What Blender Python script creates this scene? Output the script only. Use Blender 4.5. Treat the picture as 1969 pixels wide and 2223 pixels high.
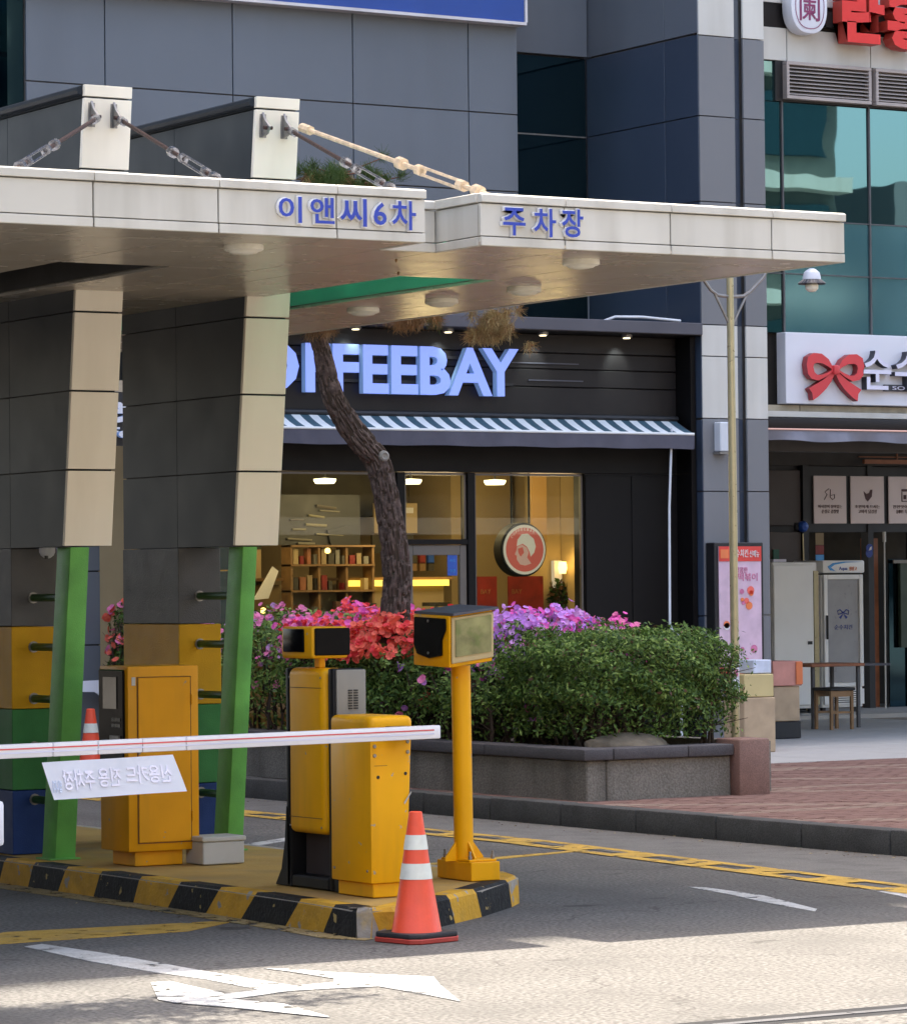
import bpy, bmesh, math, random
import numpy as np
from mathutils import Vector, Matrix
random.seed(7); RNG = np.random.default_rng(11)
R = math.radians
for o in list(bpy.data.objects): bpy.data.objects.remove(o)
SC = bpy.context.scene
COL = SC.collection

# ------------------------------------------------------------ camera
TH = R(31.6); PITCH = math.atan(153.3/7354.0); ROLL = 0.0100
r0 = Vector((math.cos(TH), -math.sin(TH), 0)); f0 = Vector((math.sin(TH), math.cos(TH), 0)); u0 = Vector((0, 0, 1))
fw = f0*math.cos(PITCH)+u0*math.sin(PITCH); u1 = u0*math.cos(PITCH)-f0*math.sin(PITCH)
rt = r0*math.cos(ROLL)-u1*math.sin(ROLL); up = u1*math.cos(ROLL)+r0*math.sin(ROLL)
cd = bpy.data.cameras.new('camera'); cam = bpy.data.objects.new('camera', cd); COL.objects.link(cam)
cam.matrix_world = Matrix(((rt.x, up.x, -fw.x, 0), (rt.y, up.y, -fw.y, 0), (rt.z, up.z, -fw.z, 1.8), (0, 0, 0, 1)))
cd.sensor_fit = 'VERTICAL'; cd.sensor_height = 36; cd.lens = 7354.0/2043.5*36
cd.clip_start = 0.5; cd.clip_end = 3000
SC.camera = cam

# ------------------------------------------------------------ world, sun, exposure
SUN_EL = 74.0
w = bpy.data.worlds.new('World'); SC.world = w; w.use_nodes = True
nt = w.node_tree; nt.nodes.clear()
sky = nt.nodes.new('ShaderNodeTexSky'); sky.sky_type = 'NISHITA'; sky.sun_disc = False
sky.sun_elevation = R(SUN_EL); sky.sun_rotation = R(0); sky.air_density = 1.0; sky.dust_density = 4.5; sky.ozone_density = 1.0
bg = nt.nodes.new('ShaderNodeBackground'); bg.inputs[1].default_value = 0.15
wo = nt.nodes.new('ShaderNodeOutputWorld')
wm = nt.nodes.new('ShaderNodeVectorMath'); wm.operation = 'MULTIPLY'; wm.inputs[1].default_value = (1.05, 1.0, 0.93)   # hazy spring air, a touch warmer
nt.links.new(sky.outputs[0], wm.inputs[0]); nt.links.new(wm.outputs[0], bg.inputs[0]); nt.links.new(bg.outputs[0], wo.inputs[0])
sd = bpy.data.lights.new('sun', 'SUN'); sd.energy = 3.7; sd.angle = R(0.53); sd.color = (1.0, 0.90, 0.76)
sun = bpy.data.objects.new('sun', sd); COL.objects.link(sun)
sdir = Vector((0, -math.cos(R(SUN_EL)), -math.sin(R(SUN_EL))))
sun.rotation_euler = sdir.to_track_quat('-Z', 'Y').to_euler(); sun.location = (10, 60, 80)
SC.view_settings.view_transform = 'Standard'; SC.view_settings.look = 'None'
SC.view_settings.gamma = 1.0; SC.view_settings.exposure = 2.15
SC.view_settings.use_curve_mapping = False
SC.render.engine = 'CYCLES'
SC.cycles.max_bounces = 7; SC.cycles.diffuse_bounces = 3; SC.cycles.glossy_bounces = 4
SC.cycles.transparent_max_bounces = 12; SC.cycles.caustics_reflective = False; SC.cycles.caustics_refractive = False
SC.cycles.sample_clamp_indirect = 6.0
SC.cycles.use_denoising = True

# ------------------------------------------------------------ materials
def lin(c):
    return tuple(((v/255)/12.92 if v/255 <= 0.04045 else (((v/255)+0.055)/1.055)**2.4) for v in c)
def mat(name, col, rough=0.6, metal=0.0, var=0.12, scale=2.0, bump=0.0, bscale=80.0, spec=0.5,
        dirt_or_refl=None, dirt_or_refl_amt=0.0, dirt_or_refl_scale=4.0, streak=False, emit=None, es=0.0, grain=0.0, trans=0.0, wear=None, wear_amt=0.0, wear_scale=14.0, orand=0.0, warp=0.0, hole=0.0, crack=None):
    m = bpy.data.materials.new(name); m.use_nodes = True
    n = m.node_tree.nodes; l = m.node_tree.links; n.clear()
    out = n.new('ShaderNodeOutputMaterial'); b = n.new('ShaderNodeBsdfPrincipled')
    b.inputs['Roughness'].default_value = rough; b.inputs['Metallic'].default_value = metal
    b.inputs['Specular IOR Level'].default_value = spec
    tc = n.new('ShaderNodeNewGeometry'); P = tc.outputs['Position']
    def noise(s, det=4, vec=None):
        t = n.new('ShaderNodeTexNoise'); t.inputs['Scale'].default_value = s; t.inputs['Detail'].default_value = det
        l.new(vec or P, t.inputs['Vector']); return t.outputs['Fac']
    def mix(a, bb, fac):
        x = n.new('ShaderNodeMix'); x.data_type = 'RGBA'; x.clamp_factor = True
        if isinstance(a, tuple): x.inputs[6].default_value = (*a, 1)
        else: l.new(a, x.inputs[6])
        if isinstance(bb, tuple): x.inputs[7].default_value = (*bb, 1)
        else: l.new(bb, x.inputs[7])
        l.new(fac, x.inputs[0]); return x.outputs[2]
    def ramp(f, lo, hi, a=0.0, c=1.0):
        x = n.new('ShaderNodeMapRange'); x.inputs[1].default_value = lo; x.inputs[2].default_value = hi
        x.inputs[3].default_value = a; x.inputs[4].default_value = c; l.new(f, x.inputs[0]); return x.outputs[0]
    c0 = tuple(max(0, v*(1-var)) for v in col); c1 = tuple(min(0.95, v*(1+var)) for v in col)
    cc = mix(c0, c1, ramp(noise(scale), 0.3, 0.7))
    if grain:
        g0 = tuple(v*(1-grain) for v in col); g1 = tuple(min(0.95, v*(1+grain)) for v in col)
        x = mix(g0, g1, ramp(noise(bscale, 2), 0.35, 0.65))
        y = n.new('ShaderNodeMix'); y.data_type = 'RGBA'; y.inputs[0].default_value = 0.5
        l.new(cc, y.inputs[6]); l.new(x, y.inputs[7]); cc = y.outputs[2]
    if dirt_or_refl is not None:
        vec = P
        if streak:
            mp = n.new('ShaderNodeMapping'); mp.inputs['Scale'].default_value = (1, 1, 0.12); l.new(P, mp.inputs[0]); vec = mp.outputs[0]
        cc = mix(cc, dirt_or_refl, ramp(noise(dirt_or_refl_scale, 6, vec), 0.48, 0.75, 0.0, dirt_or_refl_amt))
    if wear is not None:
        f = noise(wear_scale, 8)
        cc = mix(cc, wear, ramp(f, 0.70-wear_amt, 0.72-wear_amt))
    if crack is not None:
        mt_ = n.new('ShaderNodeMapping'); mt_.inputs['Scale'].default_value = (1.1, .16, 1); l.new(P, mt_.inputs[0])
        cc = mix(cc, tuple(v*.72 for v in col), ramp(noise(1.0, 3, mt_.outputs[0]), .5, .72, 0, .8))
        cc = mix(cc, tuple(v*.45 for v in col), ramp(noise(2.2, 2), .70, .76, 0, .8))
        nz = n.new('ShaderNodeTexNoise'); nz.inputs['Scale'].default_value = 1.3; nz.inputs['Detail'].default_value = 5; l.new(P, nz.inputs['Vector'])
        mv = n.new('ShaderNodeVectorMath'); mv.operation = 'MULTIPLY_ADD'; mv.inputs[1].default_value = (1.6, 1.6, 0); l.new(nz.outputs['Color'], mv.inputs[0]); l.new(P, mv.inputs[2])
        vo = n.new('ShaderNodeTexVoronoi'); vo.feature = 'DISTANCE_TO_EDGE'; vo.inputs['Scale'].default_value = 0.33; l.new(mv.outputs[0], vo.inputs['Vector'])
        cc = mix(crack, cc, ramp(vo.outputs['Distance'], 0.0012, 0.0045))
    if orand:
        oi = n.new('ShaderNodeObjectInfo'); hv = n.new('ShaderNodeHueSaturation'); l.new(ramp(oi.outputs['Random'], 0, 1, 1-orand, 1+orand), hv.inputs['Value']); l.new(cc, hv.inputs['Color']); cc = hv.outputs[0]
    l.new(cc, b.inputs['Base Color'])
    rr = ramp(noise(scale*3), 0.2, 0.8, max(0.02, rough*0.85), min(1, rough*1.15)); l.new(rr, b.inputs['Roughness'])
    if bump:
        bp = n.new('ShaderNodeBump'); bp.inputs['Strength'].default_value = bump; bp.inputs['Distance'].default_value = 0.01
        l.new(noise(bscale, 5), bp.inputs['Height']); l.new(bp.outputs[0], b.inputs['Normal'])
    if warp:
        bw_ = n.new('ShaderNodeBump'); bw_.inputs['Strength'].default_value = warp; bw_.inputs['Distance'].default_value = 0.05
        l.new(noise(1.1, 1), bw_.inputs['Height']); l.new(bw_.outputs[0], b.inputs['Normal'])
    if emit is not None:
        b.inputs['Emission Color'].default_value = (*emit, 1); b.inputs['Emission Strength'].default_value = es
    if hole:
        th_ = n.new('ShaderNodeBsdfTransparent'); mh_ = n.new('ShaderNodeMixShader'); l.new(ramp(noise(9, 9), 0.62-hole, 0.66-hole), mh_.inputs[0])
        l.new(b.outputs[0], mh_.inputs[1]); l.new(th_.outputs[0], mh_.inputs[2]); l.new(mh_.outputs[0], out.inputs[0])
    elif trans:
        t = n.new('ShaderNodeBsdfTranslucent'); l.new(cc, t.inputs[0])
        ms = n.new('ShaderNodeMixShader'); ms.inputs[0].default_value = trans
        l.new(b.outputs[0], ms.inputs[1]); l.new(t.outputs[0], ms.inputs[2]); l.new(ms.outputs[0], out.inputs[0])
    else:
        l.new(b.outputs[0], out.inputs[0])
    return m
def glass_mat(name, tint=(0.9, 0.95, 0.92), refl=1.0, rough=0.0):
    m = bpy.data.materials.new(name); m.use_nodes = True
    n = m.node_tree.nodes; l = m.node_tree.links; n.clear()
    out = n.new('ShaderNodeOutputMaterial'); t = n.new('ShaderNodeBsdfTransparent'); t.inputs[0].default_value = (*tint, 1)
    g = n.new('ShaderNodeBsdfGlossy'); g.inputs['Roughness'].default_value = rough
    f = n.new('ShaderNodeFresnel'); f.inputs[0].default_value = 1.5
    mu = n.new('ShaderNodeMath'); mu.operation = 'MULTIPLY'; mu.inputs[1].default_value = refl; l.new(f.outputs[0], mu.inputs[0])
    ms = n.new('ShaderNodeMixShader'); l.new(mu.outputs[0], ms.inputs[0]); l.new(t.outputs[0], ms.inputs[1]); l.new(g.outputs[0], ms.inputs[2])
    l.new(ms.outputs[0], out.inputs[0]); return m
def coated_glass(name, body, coat, rough=0.03, fac=0.4, wave=0.0):
    m = bpy.data.materials.new(name); m.use_nodes = True
    n = m.node_tree.nodes; l = m.node_tree.links; n.clear()
    out = n.new('ShaderNodeOutputMaterial'); d = n.new('ShaderNodeBsdfDiffuse'); d.inputs[0].default_value = (*body, 1)
    g = n.new('ShaderNodeBsdfGlossy'); g.inputs[0].default_value = (*coat, 1); g.inputs['Roughness'].default_value = rough
    ms = n.new('ShaderNodeMixShader'); ms.inputs[0].default_value = fac
    if wave:
        tc = n.new('ShaderNodeNewGeometry'); t = n.new('ShaderNodeTexNoise'); t.inputs['Scale'].default_value = 1.6; t.inputs['Detail'].default_value = 1
        bp = n.new('ShaderNodeBump'); bp.inputs['Strength'].default_value = wave; bp.inputs['Distance'].default_value = 0.02
        l.new(tc.outputs['Position'], t.inputs['Vector']); l.new(t.outputs['Fac'], bp.inputs['Height']); l.new(bp.outputs[0], g.inputs['Normal'])
    l.new(d.outputs[0], ms.inputs[1]); l.new(g.outputs[0], ms.inputs[2]); l.new(ms.outputs[0], out.inputs[0]); return m

K = {}
K['asphalt'] = mat('asphalt', (0.122, 0.118, 0.112), 0.95, spec=0.15, var=0.12, scale=0.8, bump=1.0, bscale=42, grain=0.75, dirt_or_refl=(0.085, 0.083, 0.08), dirt_or_refl_amt=0.6, dirt_or_refl_scale=1.3, crack=(0.075, 0.072, 0.068))
K['asphalt_patch'] = mat('asphalt_dark', (0.085, 0.085, 0.085), 0.9, var=0.1, scale=3, bump=0.8, bscale=60, grain=0.45)
K['gutter'] = mat('gutter_concrete', (0.155, 0.15, 0.14), 0.9, spec=0.15, var=0.15, scale=1.5, bump=0.5, bscale=70, grain=0.3, dirt_or_refl=(0.09, 0.085, 0.08), dirt_or_refl_amt=0.6)
K['kerb'] = mat('kerb_granite', (0.080, 0.080, 0.078), 0.85, spec=0.2, var=0.15, scale=2.5, bump=0.4, bscale=90, grain=0.4, dirt_or_refl=(0.05, 0.05, 0.048), dirt_or_refl_amt=0.7)
K['concrete'] = mat('planter_concrete', (0.20, 0.185, 0.155), 0.9, var=0.2, scale=5, bump=0.9, bscale=60, grain=0.45, dirt_or_refl=(0.07, 0.062, 0.05), dirt_or_refl_amt=0.75, dirt_or_refl_scale=3, streak=True)
K['coping'] = mat('coping_stone', (0.085, 0.08, 0.085), 0.7, spec=0.25, var=0.2, scale=5, bump=0.3, bscale=90, grain=0.3)
K['brown_stone'] = mat('brown_granite', (0.21, 0.12, 0.095), 0.65, var=0.15, scale=12, bump=0.2, bscale=150, grain=0.45)
K['paint_white'] = mat('road_paint_white', (0.44, 0.44, 0.43), 0.8, spec=0.2, var=0.12, scale=6, bump=0.5, bscale=60, grain=0.25, dirt_or_refl=(0.24, 0.235, 0.22), dirt_or_refl_amt=0.7, dirt_or_refl_scale=7, hole=0.03)
K['paint_yellow'] = mat('road_paint_yellow', (0.47, 0.30, 0.065), 0.8, spec=0.2, var=0.2, scale=5, bump=0.4, bscale=60, grain=0.2, dirt_or_refl=(0.24, 0.19, 0.10), dirt_or_refl_amt=0.6, hole=0.03)
K['paint_dull'] = mat('road_paint_dull_yellow', (0.33, 0.245, 0.11), 0.85, spec=0.2, var=0.2, scale=4, bump=0.5, bscale=60, grain=0.25, dirt_or_refl=(0.26, 0.23, 0.17), dirt_or_refl_amt=0.7, hole=0.07)
K['island_top'] = mat('island_top_paint', (0.47, 0.29, 0.085), 0.85, spec=0.15, var=0.15, scale=2, bump=0.4, bscale=50, dirt_or_refl=(0.27, 0.21, 0.12), dirt_or_refl_amt=0.55, dirt_or_refl_scale=2.5)
K['curb_yellow'] = mat('curb_yellow_paint', (0.60, 0.33, 0.030), 0.7, spec=0.2, var=0.15, scale=6, bump=0.5, bscale=45, dirt_or_refl=(0.28, 0.19, 0.05), dirt_or_refl_amt=0.45, dirt_or_refl_scale=9, wear=(0.33, 0.30, 0.25), wear_amt=0.075, wear_scale=10)
K['curb_black'] = mat('curb_black_paint', (0.010, 0.010, 0.011), 0.7, spec=0.25, var=0.3, scale=6, bump=0.6, bscale=45, wear=(0.36, 0.26, 0.09), wear_amt=0.045, wear_scale=13)
K['curb_grey'] = mat('curb_bare', (0.34, 0.31, 0.27), 0.85, var=0.2, scale=9, bump=0.5, bscale=45, dirt_or_refl=(0.5, 0.33, 0.06), dirt_or_refl_amt=0.6, dirt_or_refl_scale=14)
K['panel_grey'] = mat('panel_grey', (0.128, 0.148, 0.178), 0.40, var=0.05, scale=0.8, dirt_or_refl=(0.10, 0.115, 0.138), dirt_or_refl_amt=0.5, dirt_or_refl_scale=1.6, streak=True, orand=0.07, warp=0.12)
K['panel_pier'] = mat('panel_pier_grey', (0.172, 0.178, 0.193), 0.45, var=0.04, scale=0.8, dirt_or_refl=(0.13, 0.137, 0.15), dirt_or_refl_amt=0.4, dirt_or_refl_scale=2, streak=True, orand=0.05, warp=0.1)
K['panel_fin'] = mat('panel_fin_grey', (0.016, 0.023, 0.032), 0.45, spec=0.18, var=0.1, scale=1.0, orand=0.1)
K['panel_navy'] = mat('panel_navy', (0.042, 0.060, 0.096), 0.38, var=0.08, scale=0.8, orand=0.08, warp=0.1)
K['panel_cream'] = mat('panel_cream', (0.60, 0.585, 0.535), 0.42, var=0.04, scale=1.5, dirt_or_refl=(0.36, 0.34, 0.29), dirt_or_refl_amt=0.5, dirt_or_refl_scale=5, streak=True, orand=0.03, warp=0.12)
K['panel_fin_front'] = mat('panel_fin_cream', (0.88, 0.82, 0.70), 0.42, var=0.03, scale=1.5, dirt_or_refl=(0.66, 0.60, 0.48), dirt_or_refl_amt=0.5, dirt_or_refl_scale=3, streak=True, orand=0.02, warp=0.1)
K['panel_white'] = mat('panel_white', (0.58, 0.575, 0.54), 0.45, var=0.04, scale=1.2, dirt_or_refl=(0.42, 0.40, 0.35), dirt_or_refl_amt=0.5, dirt_or_refl_scale=3, streak=True, orand=0.03)
K['soffit'] = mat('soffit_metal', (0.56, 0.50, 0.42), 0.26, metal=0.12, var=0.06, scale=1.2, dirt_or_refl=(0.34, 0.27, 0.19), dirt_or_refl_amt=0.25)
K['seam'] = mat('sealant', (0.12, 0.115, 0.11), 0.8)
K['seam_dark'] = mat('dark_joint', (0.03, 0.03, 0.035), 0.8)
K['seam_tan'] = mat('tan_sealant', (0.27, 0.235, 0.19), 0.8, var=0.25, scale=6)
K['black_shop'] = mat('black_shop_metal', (0.005, 0.0045, 0.005), 0.5, var=0.15, scale=2, spec=0.2)
K['black_board'] = mat('charcoal_board', (0.015, 0.0125, 0.0125), 0.5, spec=0.3, var=0.15, scale=2, bump=0.1, bscale=40)
K['hood'] = mat('hood_grey', (0.075, 0.075, 0.095), 0.5, var=0.1)
K['valance'] = mat('awning_grey', (0.085, 0.085, 0.115), 0.8, var=0.12, scale=3, bump=0.2, bscale=12)
K['aw_white'] = mat('awning_white', (0.68, 0.72, 0.74), 0.8, var=0.05, scale=5, bump=0.1, bscale=20)
K['aw_green'] = mat('awning_teal', (0.035, 0.085, 0.12), 0.8, var=0.1, scale=5)
K['yellow'] = mat('yellow_paint', (0.86, 0.41, 0.004), 0.4, spec=0.22, var=0.05, scale=3, bump=0.05, bscale=160, dirt_or_refl=(0.52, 0.27, 0.02), dirt_or_refl_amt=0.5, dirt_or_refl_scale=7, streak=True, wear=(0.40, 0.36, 0.28), wear_amt=0.005, wear_scale=17)
K['yellow_old'] = mat('yellow_paint_old', (0.72, 0.315, 0.005), 0.45, spec=0.22, var=0.07, scale=3, bump=0.07, bscale=150, dirt_or_refl=(0.42, 0.22, 0.02), dirt_or_refl_amt=0.5, dirt_or_refl_scale=5, streak=True, wear=(0.35, 0.28, 0.2), wear_amt=0.01, wear_scale=15)
K['green'] = mat('green_paint', (0.145, 0.44, 0.095), 0.5, spec=0.25, var=0.14, scale=5, bump=0.25, bscale=120, dirt_or_refl=(0.06, 0.17, 0.06), dirt_or_refl_amt=0.4)
K['green_dk'] = mat('dark_green_paint', (0.045, 0.12, 0.03), 0.5, var=0.1)
K['col_grey'] = mat('column_grey', (0.11, 0.11, 0.115), 0.5, spec=0.15, var=0.15, scale=4, bump=0.3, bscale=120)
K['col_yellow'] = mat('column_yellow', (0.60, 0.32, 0.012), 0.5, spec=0.15, var=0.1, scale=4, bump=0.3, bscale=120)
K['col_green'] = mat('column_green', (0.05, 0.20, 0.06), 0.55, spec=0.15, var=0.12, scale=5, bump=0.3, bscale=120)
K['col_blue'] = mat('column_blue', (0.022, 0.05, 0.17), 0.55, spec=0.15, var=0.15, scale=5, bump=0.3, bscale=120)
K['black_gloss'] = mat('black_gloss', (0.004, 0.004, 0.005), 0.2, var=0.1, spec=0.07)
K['black_plastic'] = mat('black_plastic', (0.007, 0.007, 0.008), 0.5, var=0.2, spec=0.25)
K['grey_metal'] = mat('grey_box_metal', (0.22, 0.205, 0.175), 0.45, var=0.06)
K['box_grey'] = mat('junction_box_grey', (0.47, 0.46, 0.42), 0.5, var=0.08, dirt_or_refl=(0.3, 0.27, 0.2), dirt_or_refl_amt=0.4)
K['steel'] = mat('galvanised_steel', (0.26, 0.25, 0.24), 0.4, metal=0.6, var=0.15, scale=20)
K['rust'] = mat('rusty_steel', (0.060, 0.032, 0.026), 0.6, metal=0.4, var=0.35, scale=25, bump=0.3, bscale=90)
K['steel_lit'] = mat('sunlit_rod_colour', (0.80, 0.62, 0.42), 0.4, metal=0.2, var=0.2, scale=20)  # sunlight on the outer rod is put into this pale base colour
K['rod_fitting'] = mat('rod_fitting', (0.34, 0.34, 0.36), 0.25, metal=0.8, var=0.5, scale=30)
K['pole'] = mat('pole_beige', (0.42, 0.37, 0.22), 0.3, metal=0.35, var=0.1, scale=8)
K['pole_white'] = mat('pole_white', (0.62, 0.66, 0.72), 0.4, var=0.1)
K['white_arm'] = mat('arm_white', (0.78, 0.77, 0.80), 0.35, var=0.03, dirt_or_refl=(0.6, 0.58, 0.55), dirt_or_refl_amt=0.3)
K['red_line'] = mat('red_reflective', (0.65, 0.09, 0.09), 0.4)
K['paper'] = mat('paper_sheet', (0.80, 0.82, 0.90), 0.7, var=0.04, scale=4, trans=0.25)
K['pink_ink'] = mat('pink_ink', (0.72, 0.70, 0.80), 0.7)
K['blue_ink'] = mat('pale_blue_ink', (0.62, 0.68, 0.82), 0.7)
K['cone'] = mat('cone_orange', (0.80, 0.085, 0.035), 0.45, var=0.08, scale=8, bump=0.1, bscale=80, dirt_or_refl=(0.5, 0.08, 0.04), dirt_or_refl_amt=0.3, dirt_or_refl_scale=9)
K['cone_dk'] = mat('cone_base_red', (0.42, 0.045, 0.03), 0.55, var=0.15)
K['rubber'] = mat('black_rubber', (0.022, 0.022, 0.026), 0.6, var=0.3, scale=10)
K['reflect'] = mat('reflective_band', (0.66, 0.68, 0.62), 0.35, var=0.06, scale=30)
K['blue_letter'] = mat('blue_letter', (0.02, 0.055, 0.42), 0.4, var=0.08)
K['letter_side'] = mat('letter_white_return', (0.78, 0.78, 0.80), 0.4)
K['led'] = mat('lit_letter_face', (0.12, 0.17, 0.42), 0.4, var=0.03, emit=(0.24, 0.34, 0.98), es=0.22)
K['led_side'] = mat('letter_return_pale', (0.36, 0.50, 0.66), 0.4, emit=(0.10, 0.18, 0.45), es=0.1)
K['sign_blue'] = mat('sign_blue', (0.018, 0.065, 0.30), 0.35, var=0.05)
K['sign_edge'] = mat('sign_edge_white', (0.62, 0.60, 0.62), 0.4)
K['sign_white'] = mat('sign_white', (0.70, 0.72, 0.80), 0.35, var=0.02)
K['red_sign'] = mat('sign_red', (0.72, 0.03, 0.025), 0.35, var=0.05)
K['bow_red'] = mat('bow_red', (0.62, 0.05, 0.06), 0.4, var=0.06)
K['bow_dark'] = mat('bow_dark_red', (0.28, 0.03, 0.035), 0.5)
K['dark_return'] = mat('letter_dark_return', (0.03, 0.032, 0.045), 0.4)
K['lilac'] = mat('letter_pale_lilac', (0.66, 0.66, 0.80), 0.4)
K['purple_ink'] = mat('seal_purple_red', (0.22, 0.03, 0.11), 0.5)
K['vent'] = mat('vent_beige', (0.42, 0.37, 0.35), 0.5, var=0.08, dirt_or_refl=(0.25, 0.22, 0.2), dirt_or_refl_amt=0.4)
K['beige_strip'] = mat('beige_strip', (0.38, 0.34, 0.26), 0.6, var=0.15, scale=9)
K['brown_panel'] = mat('brown_panel', (0.085, 0.07, 0.066), 0.6, var=0.1)
K['dark_wall'] = mat('dark_wall', (0.045, 0.040, 0.036), 0.7, var=0.2)
K['poster_beige'] = mat('poster_beige', (0.82, 0.70, 0.68), 0.5, var=0.02)
K['brown_ink'] = mat('brown_ink', (0.09, 0.035, 0.035), 0.6)
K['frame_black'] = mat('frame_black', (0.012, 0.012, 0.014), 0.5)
K['door_grey'] = mat('door_frame_grey', (0.13, 0.115, 0.10), 0.45, var=0.08)
K['int_wall'] = mat('interior_wall_warm', (0.30, 0.22, 0.12), 0.7, var=0.12, scale=1.2)
K['int_wall2'] = mat('interior_wall_tan', (0.42, 0.31, 0.16), 0.7, var=0.1, scale=1.2)
K['int_dark'] = mat('interior_dark', (0.05, 0.042, 0.03), 0.7, var=0.3, scale=3)
K['int_ceiling'] = mat('interior_ceiling', (0.26, 0.24, 0.17), 0.8, var=0.1)
K['wood'] = mat('wood_orange', (0.25, 0.14, 0.06), 0.5, var=0.2, scale=8)
K['wood_red'] = mat('wood_red_brown', (0.30, 0.11, 0.05), 0.5, var=0.2, scale=8)
K['lamp_glow'] = mat('lamp_glow', (0.9, 0.8, 0.5), 0.5, emit=(1.0, 0.84, 0.52), es=1.0)
K['neon'] = mat('yellow_strip_light', (0.9, 0.7, 0.2), 0.5, emit=(1.0, 0.62, 0.10), es=0.45)
K['warm_bulb'] = mat('warm_bulb', (0.9, 0.7, 0.3), 0.5, emit=(1.0, 0.62, 0.18), es=1.3)
K['red_poster'] = mat('red_poster', (0.22, 0.018, 0.015), 0.5, var=0.25, scale=8)
K['emblem_red'] = mat('emblem_red', (0.42, 0.07, 0.06), 0.5, var=0.06, emit=(.42,.09,.07), es=.16)
K['emblem_white'] = mat('emblem_cream', (0.60, 0.55, 0.50), 0.5, emit=(.6,.52,.45), es=.12)
K['emblem_pale'] = mat('emblem_pale_pink', (0.50, 0.30, 0.26), 0.5, emit=(.5,.3,.26), es=.14)
K['blue_poster'] = mat('blue_poster', (0.02, 0.09, 0.42), 0.4)
K['fridge'] = mat('fridge_white', (0.90, 0.92, 0.92), 0.35, var=0.03)
K['fridge_grey'] = mat('frosted_glass_grey', (0.34, 0.35, 0.37), 0.3, var=0.08, scale=5)
K['sky_blue'] = mat('print_sky_blue', (0.06, 0.32, 0.72), 0.4)
K['pink_print'] = mat('print_pink', (0.62, 0.45, 0.56), 0.5, var=0.12, scale=7)
K['pink_deep'] = mat('print_rose', (0.55, 0.16, 0.30), 0.5, var=0.2, scale=20)
K['red_print'] = mat('print_red', (0.68, 0.06, 0.05), 0.4)
K['orange_print'] = mat('print_orange', (0.75, 0.20, 0.07), 0.4)
K['white_print'] = mat('print_white', (0.75, 0.72, 0.72), 0.5)
K['cardboard'] = mat('cardboard_tan', (0.42, 0.31, 0.20), 0.8, var=0.12, scale=7)
K['carton_yellow'] = mat('carton_yellow', (0.52, 0.42, 0.20), 0.7, var=0.1)
K['carton_pink'] = mat('carton_pink', (0.60, 0.27, 0.22), 0.7, var=0.15, scale=6)
K['carton_white'] = mat('carton_white_blue', (0.55, 0.60, 0.72), 0.6, var=0.15, scale=9)
K['stone_light'] = mat('light_granite', (0.42, 0.41, 0.39), 0.6, var=0.07, scale=3, grain=0.15, bscale=120)
K['brick_red'] = mat('paver_red', (0.205, 0.125, 0.105), 0.9, spec=0.15, var=0.22, scale=7, bump=0.4, bscale=90, grain=0.25)
K['brick_beige'] = mat('paver_beige', (0.26, 0.19, 0.15), 0.9, spec=0.15, var=0.18, scale=7, bump=0.4, bscale=90, grain=0.25)
K['mortar'] = mat('sand_joint', (0.13, 0.10, 0.085), 0.95)
K['soil'] = mat('soil', (0.075, 0.05, 0.032), 0.95, var=0.35, scale=9, bump=1.0, bscale=30)
K['rock'] = mat('rock', (0.17, 0.14, 0.10), 0.9, var=0.3, scale=9, bump=0.9, bscale=25)
K['bark'] = mat('pine_bark', (0.075, 0.048, 0.038), 0.9, var=0.4, scale=14, bump=1.0, bscale=45, dirt_or_refl=(0.20, 0.145, 0.115), dirt_or_refl_amt=0.8, dirt_or_refl_scale=22)
K['bark_red'] = mat('pine_bark_red', (0.13, 0.055, 0.035), 0.9, var=0.35, scale=12, bump=0.8, bscale=40)
K['twig'] = mat('twig', (0.05, 0.032, 0.02), 0.9)
for i, c in enumerate([(0.085, 0.155, 0.034), (0.13, 0.215, 0.045), (0.23, 0.33, 0.08), (0.042, 0.088, 0.026)]):
    K['leaf%d' % i] = mat('leaf_green_%s' % 'abcd'[i], c, 0.5, spec=0.22, var=0.25, scale=9, trans=0.25)
K['leaf_dry'] = mat('leaf_reddish', (0.12, 0.06, 0.03), 0.6, var=0.2, trans=0.2)
K['f_pink'] = mat('petal_pink', (0.78, 0.20, 0.42), 0.6, var=0.15, scale=20, trans=0.3)
K['f_lilac'] = mat('petal_lilac', (0.62, 0.32, 0.66), 0.6, var=0.15, scale=20, trans=0.3)
K['f_purple'] = mat('petal_purple', (0.66, 0.30, 0.88), 0.6, var=0.15, scale=20, trans=0.3)
K['f_magenta'] = mat('petal_magenta', (0.85, 0.13, 0.52), 0.6, var=0.15, scale=20, trans=0.3)
K['f_red'] = mat('petal_red', (0.90, 0.07, 0.08), 0.6, var=0.12, scale=20, trans=0.3)
K['f_coral'] = mat('petal_coral', (0.92, 0.16, 0.10), 0.6, var=0.12, scale=20, trans=0.3)
K['needle_g'] = mat('needle_green', (0.07, 0.12, 0.03), 0.6, var=0.2, trans=0.15)
K['needle_b'] = mat('needle_brown', (0.30, 0.17, 0.07), 0.7, var=0.3, scale=8, trans=0.15)
K['needle_y'] = mat('needle_straw', (0.42, 0.32, 0.15), 0.7, var=0.25, scale=8, trans=0.15)
K['glass_clear'] = glass_mat('shop_glass', (0.90, 0.92, 0.84), 0.5)
K['glass_teal'] = coated_glass('teal_glass', (0.004, 0.018, 0.022), (0.36, 0.64, 0.66), 0.01, 0.40, 0.035)
K['glass_teal2'] = coated_glass('teal_glass_pale', (0.02, 0.085, 0.11), (0.40, 0.72, 0.78), 0.08, 0.42, 0.02)
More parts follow.
